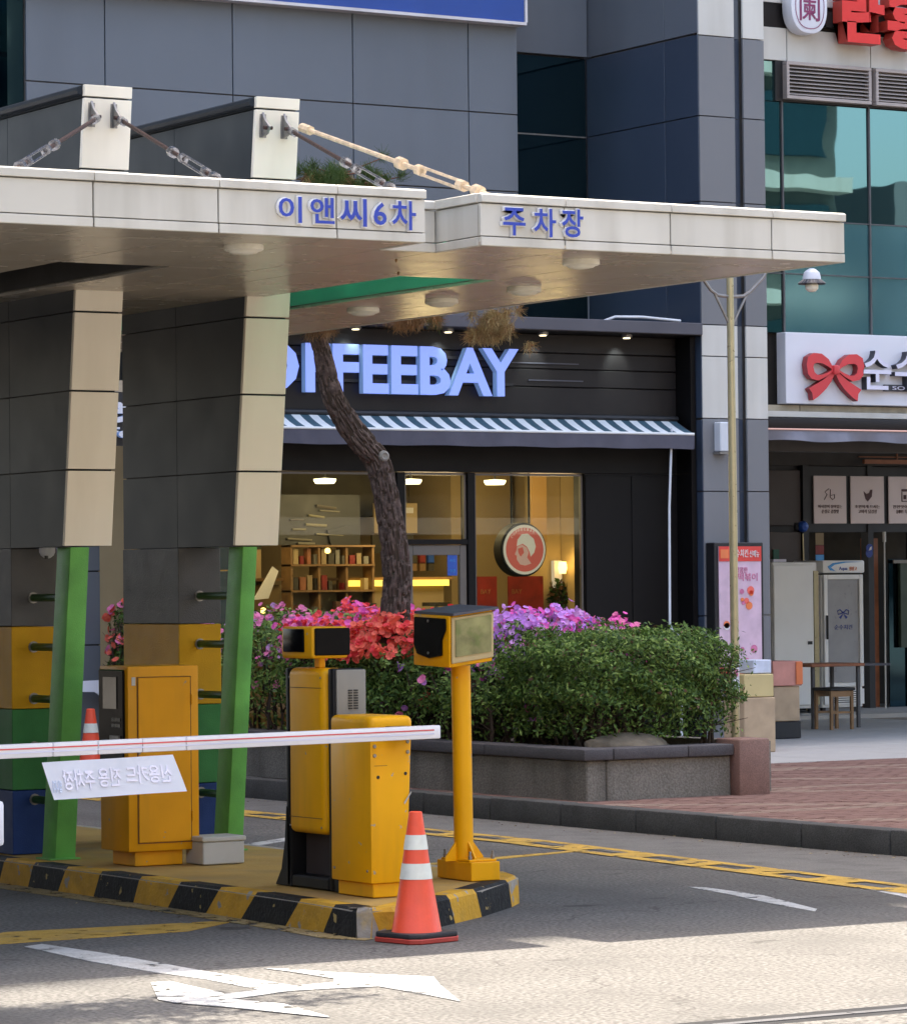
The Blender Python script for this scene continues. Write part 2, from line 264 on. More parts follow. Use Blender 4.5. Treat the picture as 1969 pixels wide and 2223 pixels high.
K['glass_dark'] = coated_glass('dark_glass', (0.001, 0.004, 0.007), (0.10, 0.20, 0.25), 0.05, 0.3, 0.1)
K['green_glass'] = mat('green_film_glass', (0.30, 0.80, 0.60), 0.25, var=0.2, scale=2, trans=0.75)
K['green_liner'] = mat('green_liner', (0.16, 0.48, 0.37), 0.3, var=0.1)
K['lamp_cream'] = mat('lamp_cream', (0.94, 0.91, 0.80), 0.5, var=0.08, dirt_or_refl=(0.4, 0.33, 0.2), dirt_or_refl_amt=0.3, dirt_or_refl_scale=10)
K['navy_tag'] = mat('navy_tag', (0.02, 0.05, 0.28), 0.4)
K['screen_refl'] = mat('display_hedge_reflection', (0.22, 0.22, 0.10), 0.22, var=0.45, scale=9, metal=0.3, dirt_or_refl=(0.10, 0.16, 0.03), dirt_or_refl_amt=0.8, dirt_or_refl_scale=14)  # green blotches paint the hedge mirrored in the glass
K['frame_cream'] = mat('display_frame', (0.52, 0.40, 0.20), 0.4)
K['backboard'] = mat('opposite_cream', (0.68, 0.62, 0.52), 0.7)

# ------------------------------------------------------------ mesh helper
XF = None
class MB:
    def __init__(s): s.v = []; s.f = []; s.m = []
    def raw(s, vs, fs, m=0):
        k = len(s.v); s.v += [tuple(v) for v in vs]; s.f += [tuple(i+k for i in f) for f in fs]; s.m += [m]*len(fs) if isinstance(m, int) else list(m); return s
    def box(s, x0, x1, y0, y1, z0, z1, m=0):
        return s.raw([(x0,y0,z0),(x1,y0,z0),(x1,y1,z0),(x0,y1,z0),(x0,y0,z1),(x1,y0,z1),(x1,y1,z1),(x0,y1,z1)],
                     [(0,3,2,1),(4,5,6,7),(0,1,5,4),(1,2,6,5),(2,3,7,6),(3,0,4,7)], m)
    def prism(s, pts, a, b, ax='z', m=0):
        n = len(pts)
        def P(p, t): return (p[0], p[1], t) if ax == 'z' else ((p[0], t, p[1]) if ax == 'y' else (t, p[0], p[1]))
        s.raw([P(p, a) for p in pts]+[P(p, b) for p in pts], [tuple(range(n))[::-1], tuple(range(n, 2*n))]+[(i, (i+1) % n, (i+1) % n+n, i+n) for i in range(n)], m); return s
    def poly(s, pts, z, m=0): return s.prism(pts, z-.0035, z, 'z', m)
    def tube(s, path, r, n=10, m=0, cap=True):
        path = [Vector(p) for p in path]; rr = r if isinstance(r, (list, tuple)) else [r]*len(path)
        vs = []; k = len(path); ref = None
        for i, p in enumerate(path):
            d = (path[min(i+1, k-1)]-path[max(i-1, 0)]).normalized()
            if ref is None: ref = Vector((0, 0, 1)) if abs(d.z) < 0.9 else Vector((1, 0, 0))
            a = d.cross(ref).normalized(); b = d.cross(a).normalized(); ref = b.cross(d) if False else ref
            for j in range(n):
                t = 2*math.pi*j/n; vs.append(p+(a*math.cos(t)+b*math.sin(t))*rr[i])
        fs = [(i*n+j, i*n+(j+1) % n, (i+1)*n+(j+1) % n, (i+1)*n+j) for i in range(k-1) for j in range(n)]
        if cap: fs += [tuple(range(n))[::-1], tuple(range((k-1)*n, k*n))]
        return s.raw(vs, fs, m)
    def lathe(s, prof, c, n=20, m=0, ax='z'):
        vs = []; 
        for (r, h) in prof:
            for j in range(n):
                t = 2*math.pi*j/n; a, b = r*math.cos(t), r*math.sin(t)
                vs.append((c[0]+a, c[1]+b, c[2]+h) if ax == 'z' else ((c[0]+a, c[1]+h, c[2]+b) if ax == 'y' else (c[0]+h, c[1]+a, c[2]+b)))
        k = len(prof)
        fs = [(i*n+j, i*n+(j+1) % n, (i+1)*n+(j+1) % n, (i+1)*n+j) for i in range(k-1) for j in range(n)]
        fs += [tuple(range(n))[::-1], tuple(range((k-1)*n, k*n))]
        return s.raw(vs, fs, m)
    def build(s, name, mats, parent=None, bev=0.0, smooth=True, seg=1, **kw):
        org = parent.get('_w', (0, 0, 0)) if parent else kw.pop('org', (0, 0, 0))
        me = bpy.data.meshes.new(name)
        if not isinstance(mats, (list, tuple)): mats = [mats]
        for m in mats: me.materials.append(K[m] if isinstance(m, str) else m)
        if XF: s.v = [XF(v) for v in s.v]
        me.from_pydata([(v[0]-org[0], v[1]-org[1], v[2]-org[2]) for v in s.v], [], s.f)
        if any(s.m): me.polygons.foreach_set('material_index', s.m)
        big = len(s.f) > 6000
        if not big:
            bm = bmesh.new(); bm.from_mesh(me)
            bmesh.ops.recalc_face_normals(bm, faces=bm.faces)
            if bev:
                ed = [e for e in bm.edges if len(e.link_faces) == 2 and e.calc_face_angle(0) > R(35)]
                bmesh.ops.bevel(bm, geom=ed, offset=bev, segments=seg, profile=0.5, affect='EDGES', clamp_overlap=True)
            if smooth:
                for f in bm.faces: f.smooth = True
                for e in bm.edges:
                    if len(e.link_faces) == 2: e.smooth = e.calc_face_angle(0) < R(33)
            bm.to_mesh(me); bm.free()
        o = bpy.data.objects.new(name, me); COL.objects.link(o)
        if parent: o.parent = parent; o['_w'] = org
        else: o.location = org; o['_w'] = org
        tag(o, **kw); return o
def tag(o, label=None, cat=None, group=None, kind=None):
    if label: o['label'] = label
    if cat: o['category'] = cat
    if group: o['group'] = group
    if kind: o['kind'] = kind
    return o
def thing(name, loc, label, cat, group=None):
    o = bpy.data.objects.new(name, None); COL.objects.link(o); o.location = loc; o['_w'] = tuple(float(v) for v in loc)
    o.empty_display_size = 0.2
    return tag(o, label, cat, group)
def box(*a, m=0): return MB().box(*a, m=m)
def copy_tree(o, loc, label=None):
    c = o.copy(); COL.objects.link(c); c.location = loc
    if label: c['label'] = label
    def rec(src, dst):
        for ch in [x for x in src.children]:
            d = ch.copy(); COL.objects.link(d); d.parent = dst; rec(ch, d)
    rec(o, c); return c

_gc = {}
def glyph_raw(ch, off):
    if (ch, off) in _gc: return _gc[(ch, off)]
    cu = bpy.data.curves.new('t', 'FONT'); cu.body = ch; cu.size = 1.0; cu.offset = off; cu.extrude = 0.5; cu.resolution_u = 3
    ob = bpy.data.objects.new('t', cu); COL.objects.link(ob)
    dg = bpy.context.evaluated_depsgraph_get(); dg.update()
    me = bpy.data.meshes.new_from_object(ob.evaluated_get(dg))
    vs = [tuple(v.co) for v in me.vertices]; fs = [tuple(p.vertices) for p in me.polygons]
    fr = [0 if abs(p.normal.z) > 0.5 else 1 for p in me.polygons]
    bpy.data.objects.remove(ob); bpy.data.curves.remove(cu); bpy.data.meshes.remove(me)
    _gc[(ch, off)] = (vs, fs, fr); return _gc[(ch, off)]
def glyph(mb, ch, x0, x1, z0, z1, yf, yb, off=0.0, mf=0, ms=1, mirror=False):
    """text fitted to a box, facing -Y: front at yf, back at yb"""
    vs, fs, fr = glyph_raw(ch, off)
    if not vs: return mb
    xa = min(v[0] for v in vs); xb = max(v[0] for v in vs); ya = min(v[1] for v in vs); yb_ = max(v[1] for v in vs)
    o = []
    for v in vs:
        u = (v[0]-xa)/max(1e-6, xb-xa); t = (v[1]-ya)/max(1e-6, yb_-ya)
        if mirror: u = 1-u
        o.append((x0+(x1-x0)*u, yf if v[2] > 0 else yb, z0+(z1-z0)*t))
    return mb.raw(o, fs, [mf if q == 0 else ms for q in fr])

# ============================================================ GROUND
MB().raw([(-300,-300,-0.02),(400,-300,-0.02),(400,400,-0.02),(-300,400,-0.02)], [(0,1,2,3)]).build('ground', 'gutter', kind='structure')
road = MB().raw([(-10,-10,0),(15.15,-10,0),(15.15,20.5,0),(15.25,31.6,0),(-10,31.6,0)], [(0,1,2,3,4)]).build('road', 'asphalt', kind='structure')
MB().box(-10, 40, 12.16, 12.46, 0.0005, 0.006).build('dark_band', 'frame_black', road)  # flat black band across the ground, thin grey bars on top
for q in range(8): box(6.0+q*.7, 6.69+q*.7, 12.28, 12.34, .0065, .010).build('band_bar', 'col_grey', road)
MB().box(-10, 40, 4, 12.155, 0.001, 0.012).build('near_slab', 'asphalt', road)
gut = MB().raw([(14.3,31,0.004),(14.18,23,0.004),(13.9,19.0,0.004),(13.7,15.5,0.004),(16.4,15.2,0.004),(15.3,20.5,0.004),(15.25,31,0.004)], [(0,1,2,3,4,5,6)]).build('gutter', 'gutter', kind='structure')
# yellow ladder line
yl = thing('kerbside_line', (13.9, 21, 0), 'yellow painted line with dark oblong gaps running along the gutter', 'road marking')
yl['_w'] = (0, 0, 0); yl.location = (0, 0, 0)
def lx(y): return 13.60+(y-18.5)*0.098 if y < 21.9 else 13.933+(y-21.9)*0.015
ys = 15.2
k = 0
while ys < 30:
    b = MB(); L = 0.42
    y0, y1 = ys, ys+L
    if k % 2 == 0: b.raw([(lx(y0),y0,.006),(lx(y0)+.36,y0,.006),(lx(y1)+.36,y1,.006),(lx(y1),y1,.006)], [(0,1,2,3)])
    else:
        for a, c in ((0, .11), (.27, .36)): b.raw([(lx(y0)+a,y0,.006),(lx(y0)+c,y0,.006),(lx(y1)+c,y1,.006),(lx(y1)+a,y1,.006)], [(0,1,2,3)])
    b.build('yellow_dash', 'paint_yellow', yl); ys = y1; k += 1
# cross lines
MB().poly([(11.5,20.30),(13.14,20.76),(13.84,20.98),(13.9,21.08),(13.1,20.88),(11.5,20.42)], .004).build('stop_line', 'paint_yellow', label='thin yellow line across the right lane behind the display post', cat='road marking')
MB().poly([(4,18.1),(8.16,17.95),(9.39,17.82),(9.45,17.72),(9.03,17.40),(7.92,17.36),(4,17.45)], .004).build('stop_line', 'paint_yellow', label='broad yellow line across the left lane meeting the striped kerb', cat='road marking')
MB().poly([(12.45,23.1),(13.2,23.66),(13.6,23.86),(13.45,23.6),(12.95,23.30),(12.3,22.8)], .004).build('lane_line', 'paint_white', label='white line seen behind the yellow machines', cat='road marking')
MB().poly([(7.968, 17.153), (8.097, 17.219), (8.147, 16.502), (8.139, 15.551), (8.165, 14.709), (7.999, 14.522), (7.96, 14.577), (7.974, 15.201), (7.929, 15.568), (7.907, 16.285)], 0.004).build('arrow_stroke', 'paint_white', label='long white painted stroke leading into the road arrow at the lower left', cat='road marking')
MB().poly([(8.422, 15.452), (8.509, 15.328), (8.613, 15.051), (8.87, 14.636), (8.705, 14.303), (8.436, 13.699), (8.461, 14.1), (8.457, 14.437), (8.253, 14.486), (8.047, 14.512), (7.664, 14.372), (7.73, 14.571), (8.08, 14.668), (8.379, 14.707), (8.465, 14.858), (8.451, 15.258)], 0.0055).build('turning_arrow', 'paint_white', label='white painted arrow with pointed tip lying in the sunlit strip', cat='road marking')
MB().poly([(7.693, 15.196), (7.786, 15.18), (7.75, 14.607), (7.664, 14.372), (7.76, 14.058), (7.681, 13.515), (7.657, 13.555), (7.5, 14.133), (7.404, 14.371), (7.398, 14.546)], 0.007).build('arrow_tail', 'paint_white', label='white forked arrow tail half in dappled shade at the lower left', cat='road marking')
MB().poly([(12.748, 18.088), (12.809, 17.992), (12.739, 17.32), (12.438, 16.416), (12.334, 16.297), (12.486, 17.0), (12.63, 17.495)], 0.004).build('lane_wedge', 'paint_white', label='slim white wedge marking right of the traffic island', cat='road marking')
MB().poly([(13.5,17.35),(13.6,17.30),(13.42,16.6),(13.0,15.2),(12.9,15.2),(13.30,16.7)], .004).build('lane_line', 'paint_white', label='white line end at the right edge of the picture', cat='road marking')

# kerb stones
pav = MB().raw([(15.5,16.0,.15),(60,16.0,.15),(60,27.58,.15),(15.5,27.58,.15)], [(0,1,2,3)]).build('pavement', 'mortar', kind='structure')
pts = [(15.25, 31.0)]
for i in range(11): pts.append((15.25, 30.0-i*1.0+0.3))
pts += [(15.27,19.35),(15.42,18.37),(15.75,17.43),(16.3,16.6),(17.1,16.0)]
for i in range(len(pts)-1):
    (ax, ay), (bx, by) = pts[i], pts[i+1]
    d = Vector((bx-ax, by-ay, 0)); L = d.length; d /= L; nrm = Vector((-d.y, d.x, 0)); g = 0.006
    a = Vector((ax, ay, 0))+d*g; b = Vector((bx, by, 0))-d*g
    h = 0.175+random.uniform(-.004, .004)
    vs = [a, b, b+nrm*.18, a+nrm*.18]
    MB().raw([(p.x, p.y, -.01) for p in vs]+[(p.x, p.y, h) for p in vs], [(0,3,2,1),(4,5,6,7),(0,1,5,4),(1,2,6,5),(2,3,7,6),(3,0,4,7)]).build('kerb_stone', 'kerb', pav, bev=.014, seg=2)
# pavers (past the limit of single pieces: two joined stuff meshes)
rb = MB(); bb = MB()
y = 17.6; row = 0
while y < 27.5:
    x = 15.45+(0.1 if row % 2 else 0)
    while x < 23.5:
        st = ((x*0.75+y*1.0) % 2.3) < 0.28 or ((y) % 2.4) < 0.2
        tgt = bb if st else rb
        h = .158+random.uniform(-.002, .002)
        tgt.raw([(x,y,h),(x+.193,y,h),(x+.193,y+.093,h),(x,y+.093,h),(x,y,.15),(x+.193,y,.15),(x+.193,y+.093,.15),(x,y+.093,.15)], [(0,1,2,3),(4,5,1,0),(5,6,2,1),(6,7,3,2),(7,4,0,3)])
        x += .2
    y += .1; row += 1
rb.build('red_pavers', 'brick_red', pav, kind='stuff', smooth=False); bb.build('beige_pavers', 'brick_beige', pav, kind='stuff', smooth=False)
fl = MB().raw([(17.9,27.58,.146),(60,27.58,.146),(60,45,.146),(17.9,45,.146)], [(0,1,2,3)]).build('forecourt', 'seam_tan', kind='structure')
slab = None
for i in range(13):
    for j in range(16):
        x, y = 20.0+i*.62, 27.6+j*.62
        if slab is None:
            slab = MB().box(0, .612, 0, .612, 0, .012).build('paving_slab', 'stone_light', fl, bev=.002)
            s = slab
        else:
            s = slab.copy(); COL.objects.link(s)
        s.location = (x, y, .145+random.uniform(-.001, .001))

# ============================================================ OFFICE BUILDING
ob_ = thing('office_building', (18, 32, 0), 'grey panelled office tower behind the parking canopy', 'building')
def panels(par, xs, zs, y, mats, gap=.012, th=.03, name='wall_panel'):
    for i in range(len(xs)-1):
        for j in range(len(zs)-1):
            box(xs[i]+gap/2, xs[i+1]-gap/2, y, y+th, zs[j]+gap/2, zs[j+1]-gap/2).build(name, mats(i, j) if callable(mats) else mats, par, bev=.003)
panels(ob_, [14.76,15.59,16.97,18.32,19.67,20.26], [4.45,5.84,6.63,8.1,9.4], 31.6, 'panel_grey')
panels(ob_, [14.76,15.59,16.97], [0.02,1.3,2.0,2.75], 31.62, 'panel_grey')
box(14.76, 20.26, 31.634, 32.5, 4.40, 12).build('wall', 'seam', ob_)
box(14.76, 15.6, 31.656, 32.5, 0, 4.40).build('wall', 'seam_dark', ob_)
# dark strip window on the far left
for z0, z1 in ((0.1,1.9),(1.95,3.3),(3.35,5.0),(5.04,6.88),(6.93,8.8)):
    box(12.6, 14.58, 31.85, 31.87, z0, z1).build('window_pane', 'glass_dark', ob_)
box(14.58, 14.745, 31.62, 32.2, 0, 12).build('window_jamb', 'glass_dark', ob_)
box(12.6, 14.58, 31.874, 32.2, 0, 12).build('window_backing', 'frame_black', ob_)
# recessed window
for z0, z1 in ((4.5,6.56),(6.575,7.40)):
    box(20.28, 21.655, 32.45, 32.47, z0, z1).build('window_pane', 'glass_dark', ob_)
box(20.28, 21.655, 32.435, 32.445, 6.56, 6.575).build('window_bar', 'steel', ob_)
panels(ob_, [20.28,21.655], [7.41,8.5,9.6], 32.40, 'panel_grey')
box(20.27, 21.66, 32.475, 33, 4.4, 12).build('wall', 'seam_dark', ob_)
# return wall facing -X : navy below, grey above
for (y0, y1) in ((30.41,31.0),(31.0,32.44)):
    for (z0, z1, m) in ((4.46,5.70,'panel_navy'),(5.70,6.57,'panel_navy'),(6.57,7.40,'panel_navy'),(7.41,8.6,'panel_grey'),(8.6,9.8,'panel_grey')):
        box(21.665, 21.69, y0+.005, y1-.005, z0+.005, z1-.005).build('wall_panel', m, ob_, bev=.003)
for (z0, z1) in ((0.15,1.5),(1.5,2.76),(2.76,3.49),(3.5,4.45)):
    box(21.665, 21.69, 30.41, 30.74, z0+.005, z1-.005).build('wall_panel', 'panel_navy', ob_, bev=.003)
# pier
pz = [(0.15,1.50,'panel_pier'),(1.50,2.76,'panel_pier'),(2.76,3.50,'panel_pier'),(3.50,4.13,'panel_white'),(4.13,4.45,'panel_white'),(4.45,5.70,'panel_pier'),(5.70,6.57,'panel_pier'),(6.57,7.39,'panel_pier'),(7.39,8.6,'panel_white'),(8.6,9.8,'panel_white')]
for z0, z1, m in pz:
    for x0, x1 in ((21.672,22.115),(22.225,22.49)):
        box(x0, x1, 30.40, 30.43, z0+.005, z1-.005).build('wall_panel', m, ob_, bev=.003)
    box(22.12, 22.22, 30.47, 30.50, z0+.002, z1-.002).build('groove_panel', 'panel_navy' if m == 'panel_pier' else 'panel_grey', ob_)
    box(22.465, 22.49, 30.435, 30.95, z0+.005, z1-.005).build('wall_panel', m, ob_)
MB().box(21.695, 22.46, 30.505, 32.4, .1, 12).build('pier_core', 'seam', ob_)
# main volume with the turned upper tower whose top throws the long shade
MB().box(12.6, 22.4, 33.01, 46, 6.0, 12.0).box(12.6, 60, 37.5, 46, 4.2, 12.0).build('rear_block', 'panel_grey', ob_)
tw = MB()
HT = 56.6
c, s_ = math.cos(R(8.0)), math.sin(R(8.0))
def tp(a, b): return (10.0+a*c-b*s_, 32.05+a*s_+b*c)
tw.prism([tp(-30,0), tp(60,0), tp(60,16), tp(-30,16)], 12.0, HT)
tw.build('upper_tower', 'panel_grey', ob_)
for fl_ in range(11):
    b = MB(); z = 14+fl_*3.8
    p = [tp(-29,-.06), tp(59,-.06), tp(59,.05), tp(-29,.05)]
    b.prism(p, z, z+1.7).build('window_band', 'glass_dark', ob_)

# long blue sign
bs = thing('fascia_sign', (18, 31.5, 7.5), 'long blank blue sign box with a pale edge on the grey facade', 'sign')
box(13.5, 20.25, 31.45, 31.58, 7.56, 8.9).build('sign_face', 'sign_blue', bs)
box(13.5, 20.27, 31.43, 31.59, 7.525, 7.555).build('edge_strip', 'sign_edge', bs)
box(20.255, 20.28, 31.43, 31.59, 7.556, 8.9).build('edge_strip', 'sign_edge', bs)

# ============================================================ COFFEE SHOP
cs = thing('coffee_shop', (19, 31, 0.15), 'black fronted coffee shop with lit lettering and striped awning', 'shop')
Y0 = 30.75
for z0, z1 in ((3.52,3.80),(3.806,3.98),(3.986,4.14),(4.146,4.33)):
    box(15.7, 21.59, Y0, Y0+.04, z0, z1-.004).build('fascia_board', 'black_board', cs, bev=.004)
for x0, x1, z in ((19.6,20.4,4.03),(19.8,20.45,3.86)):
    box(x0, x1, Y0-.012, Y0-.002, z, z+.012).build('trim_strip', 'hood', cs)
box(15.7, 21.655, Y0+.045, Y0+.3, 3.3, 4.5).build('fascia_core', 'black_shop', cs)
box(15.7, 21.655, 30.38, Y0+.3, 4.335, 4.37).build('hood_soffit', 'black_board', cs)
box(15.7, 21.655, 30.36, 30.40, 4.34, 4.46).build('hood', 'hood', cs, bev=.006)
box(15.7, 21.655, 30.41, 31.5, 4.40, 4.445).build('hood_top', 'hood', cs)
box(21.595, 21.655, 30.5, Y0+.3, .15, 4.33).build('side_panel', 'black_shop', cs)
box(15.7, 21.59, Y0, Y0+.2, 2.945, 3.50).build('header', 'black_shop', cs)
box(20.46, 21.59, Y0, Y0+.2, .15, 2.94).build('wall', 'black_shop', cs)
for x in (20.46, 21.02):
    box(x+.004, x+.556, Y0-.012, Y0-.002, .2, 2.92).build('wall_panel', 'black_shop', cs, bev=.003)
for x0, x1 in ((18.28,18.37),(19.085,19.17),(15.7,15.78)):
    box(x0, x1, Y0, Y0+.14, .15, 2.94).build('mullion', 'black_shop', cs, bev=.004)
box(18.375, 19.08, Y0, Y0+.12, 2.235, 2.285).build('transom', 'black_shop', cs)
for x0, x1, z0, z1 in ((15.79,18.275,.2,2.935),(18.375,19.08,2.29,2.935),(19.175,20.455,.2,2.935)):
    fr = MB().box(x0, x0+.02, Y0+.03, Y0+.07, z0, z1).box(x1-.02, x1, Y0+.03, Y0+.07, z0, z1).box(x0, x1, Y0+.03, Y0+.07, z1-.02, z1).build('window', 'door_grey', cs)
    box(x0+.021, x1-.021, Y0+.045, Y0+.053, z0, z1-.021).build('pane', 'glass_clear', fr)
dr = MB().box(18.38, 18.46, Y0+.02, Y0+.07, .16, 2.23).box(19.0, 19.075, Y0+.02, Y0+.07, .16, 2.23).box(18.461, 18.999, Y0+.02, Y0+.07, 2.13, 2.23).box(18.461, 18.999, Y0+.02, Y0+.07, .16, .4).build('door', 'door_grey', cs, bev=.004)
box(18.462, 18.998, Y0+.04, Y0+.048, .401, 2.129).build('pane', 'glass_clear', dr)
box(18.86, 18.97, Y0+.025, Y0+.035, 1.93, 2.13).build('notice', 'blue_poster', dr)
nb = MB(); glyph(nb, '카드', 18.88, 18.95, 2.06, 2.09, Y0+.021, Y0+.024, mf=0, ms=0); glyph(nb, '쿠폰', 18.88, 18.95, 1.96, 1.99, Y0+.021, Y0+.024, mf=0, ms=0)
nb.build('notice_lettering', 'sky_blue', dr)
MB().tube([(18.5,Y0-.04,1.0),(18.5,Y0-.04,1.6)], .013).build('handle', 'steel', dr)
# interior
room = MB(); room.box(15.6, 22.4, 36.0, 36.1, .15, 3.3).build('back_wall', 'int_wall', cs)
box(15.5, 15.6, 30.95, 36.1, .15, 3.3).build('side_wall', 'int_wall2', cs)
box(22.41, 22.46, 31.0, 36.1, .15, 3.3).build('side_wall', 'int_wall2', cs)
box(15.6, 22.4, 30.96, 36.0, 3.2, 3.25).build('ceiling', 'int_ceiling', cs)
box(15.6, 22.4, 30.96, 36.0, .15, .2).build('floor', 'int_dark', cs)
box(21.5, 22.3, 35.0, 35.9, .21, 3.19).build('column', 'int_wall2', cs)
box(17.0, 21.0, 35.4, 35.95, 2.62, 3.19).build('bulkhead', 'int_dark', cs)
# hanging lights inside
cl = None
for x, t in ((19.32,'left'),(20.38,'middle'),(21.45,'right')):
    lab = {'left': 'lit round ceiling lamp behind the wide left shop window', 'middle': 'lit round ceiling lamp seen above the shop door', 'right': 'lit round ceiling lamp in the right shop window beside the hanging rods'}[t]
    if cl is None:
        cl = thing('ceiling_lamp', (x, 34, 2.96), lab, 'lamp', 'round ceiling lamps in the coffee shop')
        MB().lathe([(.0,-.03),(.10,-.03),(.12,0),(.12,.02),(0,.03)], (x, 34, 2.96)).build('lamp_disc', 'lamp_glow', cl)
        MB().tube([(x,34,2.995),(x,34,3.19)], .012).build('stem', 'frame_black', cl)
    else: copy_tree(cl, (x, 34, 2.96), lab)
for x, y, e in ((17.5,32.6,15),(19.9,32.9,17),(21.2,32.6,11)):
    ld = bpy.data.lights.new('cafe_light', 'POINT'); ld.energy = e; ld.color = (1, .74, .40); ld.shadow_soft_size = .35
    lo = bpy.data.objects.new('cafe_light', ld); COL.objects.link(lo); lo.location = (x, y, 2.75)
ct = thing('counter', (19.6, 33.6, .2), 'shop counter with a glowing yellow strip under its top', 'counter')
box(18.6, 20.6, 33.7, 34.3, .2, 1.86).build('body', 'int_wall', ct)
box(19.40, 20.62, 33.62, 33.69, 1.835, 1.90).build('strip_light', 'neon', ct)
box(18.5, 20.7, 33.66, 34.35, 1.901, 1.93).build('counter_top', 'wood', ct)
sh = thing('display_shelf', (19.2, 33.6, .2), 'tall wooden display shelf with packets standing behind the left shop window', 'shelf')
for x in (18.62,18.95,19.28,19.6): box(x, x+.025, 33.5, 33.7, .2, 2.27).build('upright', 'wood', sh)
for z in (1.25,1.5,1.78,2.05,2.25): box(18.62, 19.625, 33.48, 33.72, z, z+.02).build('shelf', 'wood', sh)
for i in range(44):
    r_, q = divmod(i, 11); x = 18.66+q*.085; z = (1.272,1.522,1.802,2.072)[r_]
    if random.random() < .85: box(x, x+random.uniform(.04,.07), 33.52, 33.6, z, z+random.uniform(.07,.17)).build('packet', random.choice(['int_wall','red_poster','wood_red','int_dark','int_dark','int_wall2','bark_red','grey_metal']), sh)
cb = thing('cafe_banner', (18.3, 33.4, .2), 'slanting pale cloth hung inside the far left of the shop window', 'banner')
MB().prism([(18.15,1.75),(18.35,2.05),(18.42,2.0),(18.30,1.72),(18.05,1.70)], 33.4, 33.41, 'y').build('cloth', 'white_print', cb)
mu = thing('wall_picture', (19.4, 34.3, 2.5), 'large dark picture of machines hung inside the left shop window', 'picture')
box(18.75, 19.92, 34.3, 34.34, 2.285, 2.82).build('panel', 'frame_black', mu)
for k_ in range(9):
    x0 = 19.0+random.random()*.6; z0 = 2.3+k_*.05; MB().tube([(x0,34.28,z0),(x0+.15+.2*random.random(),34.28,z0+random.uniform(-.03,.03))], random.uniform(.008,.02), n=6).build('machine_print', random.choice(['grey_metal','door_grey','int_ceiling','grey_metal']), mu)
MB().prism([(19.55,2.26),(19.88,2.26),(19.80,2.5),(19.5,2.44)], 34.27, 34.298, 'y').build('machine_print', 'frame_black', mu)
dp_ = thing('greenery_reflection', (18.2, 34.35, .2), 'dark green panel standing in for mirrored greenery, left of the machine picture', 'panel')  # greenery mirrored in the shop glass, painted as a dark green panel
box(17.6, 18.74, 34.35, 34.4, 2.24, 2.95).build('panel', mat('reflection_green', (0.03,0.04,0.018), .7, var=.4, scale=5), dp_); box(17.6, 18.74, 34.36, 34.39, .2, 2.235).build('lower_panel', 'int_wall2', dp_)
for i_, x in enumerate((19.3, 19.75, 20.2)):
    st_ = thing('cafe_stool', (x, 33.2, .2), ('bar stool at the counter, left of the pine trunk', 'bar stool at the counter hidden partly by the pine trunk', 'bar stool at the counter behind the shop door')[i_], 'stool', 'stools at the coffee counter')
    MB().lathe([(0,0),(.15,0),(.15,.04),(0,.04)], (x,33.2,1.62), n=14).build('seat', 'int_dark', st_); MB().tube([(x,33.2,.21),(x,33.2,1.62)], .02, n=8).build('stem', 'steel', st_)
for k_ in range(14):
    x0 = 20.35+.11*(k_ % 6); z0 = (2.08,2.0,1.93)[k_//6]
    box(x0, x0+.07, 34.5, 34.55, z0, z0+.09).build('bottle_print', random.choice(['wood','white_print','red_poster','int_dark','blue_poster']), cs)
box(21.67, 21.86, 33.6, 33.65, 2.3, 3.18).build('glow_panel', mat('painted_lamp_glow', (0.42,0.25,0.09), .6), cs)  # lamp glow on the wall, put in as an orange coloured panel
me_ = thing('menu_board', (20.6, 34.9, 2.5), 'pale menu board hung above the counter', 'sign')
box(20.45, 21.0, 34.9, 34.93, 2.42, 2.75).build('board', 'int_wall2', me_); box(20.42, 20.95, 34.9, 34.93, 2.20, 2.40).build('board', 'int_dark', me_)
for i in range(3): box(20.48+i*.17, 20.6+i*.17, 34.88, 34.897, 2.64, 2.70).build('menu_picture', 'white_print', me_)
# wall sconce, wreath, posters, posts
sc_ = thing('wall_sconce', (22.32, 34, 2.0), 'glowing amber wall lamp in the right shop window', 'lamp')
MB().lathe([(.035,-.065),(.052,0),(.042,.065),(0,.07)], (22.32, 34, 2.02)).build('shade', 'warm_bulb', sc_)
box(22.27, 22.37, 34.09, 34.15, 1.8, 2.1).build('wall_plate', 'emblem_white', sc_)
ld = bpy.data.lights.new('sconce_light', 'POINT'); ld.energy = 0.5; ld.color = (1, .66, .25); ld.shadow_soft_size = .06
lo = bpy.data.objects.new('sconce_light', ld); COL.objects.link(lo); lo.location = (22.32, 33.85, 2.12)
box(22.0, 22.4, 34.16, 34.25, .2, 3.15).build('partition', 'int_wall2', cs)
wr = MB()
for i in range(260):
    t = random.random()*6.28; r_ = .09+random.gauss(0, .03); p = Vector((22.33+r_*math.cos(t), 34.08+random.gauss(0,.02), 1.70+r_*1.25*math.sin(t)))
    a = Vector([random.gauss(0,.03) for _ in range(3)]); b = Vector([random.gauss(0,.014) for _ in range(3)])
    wr.raw([p-b, p+a, p+b, p-a], [(0,1,2,3)], random.choice([0,0,1]))
wr.build('wreath', ['leaf3','leaf_dry'], label='dark leafy wreath hung under the amber wall lamp', cat='wreath')
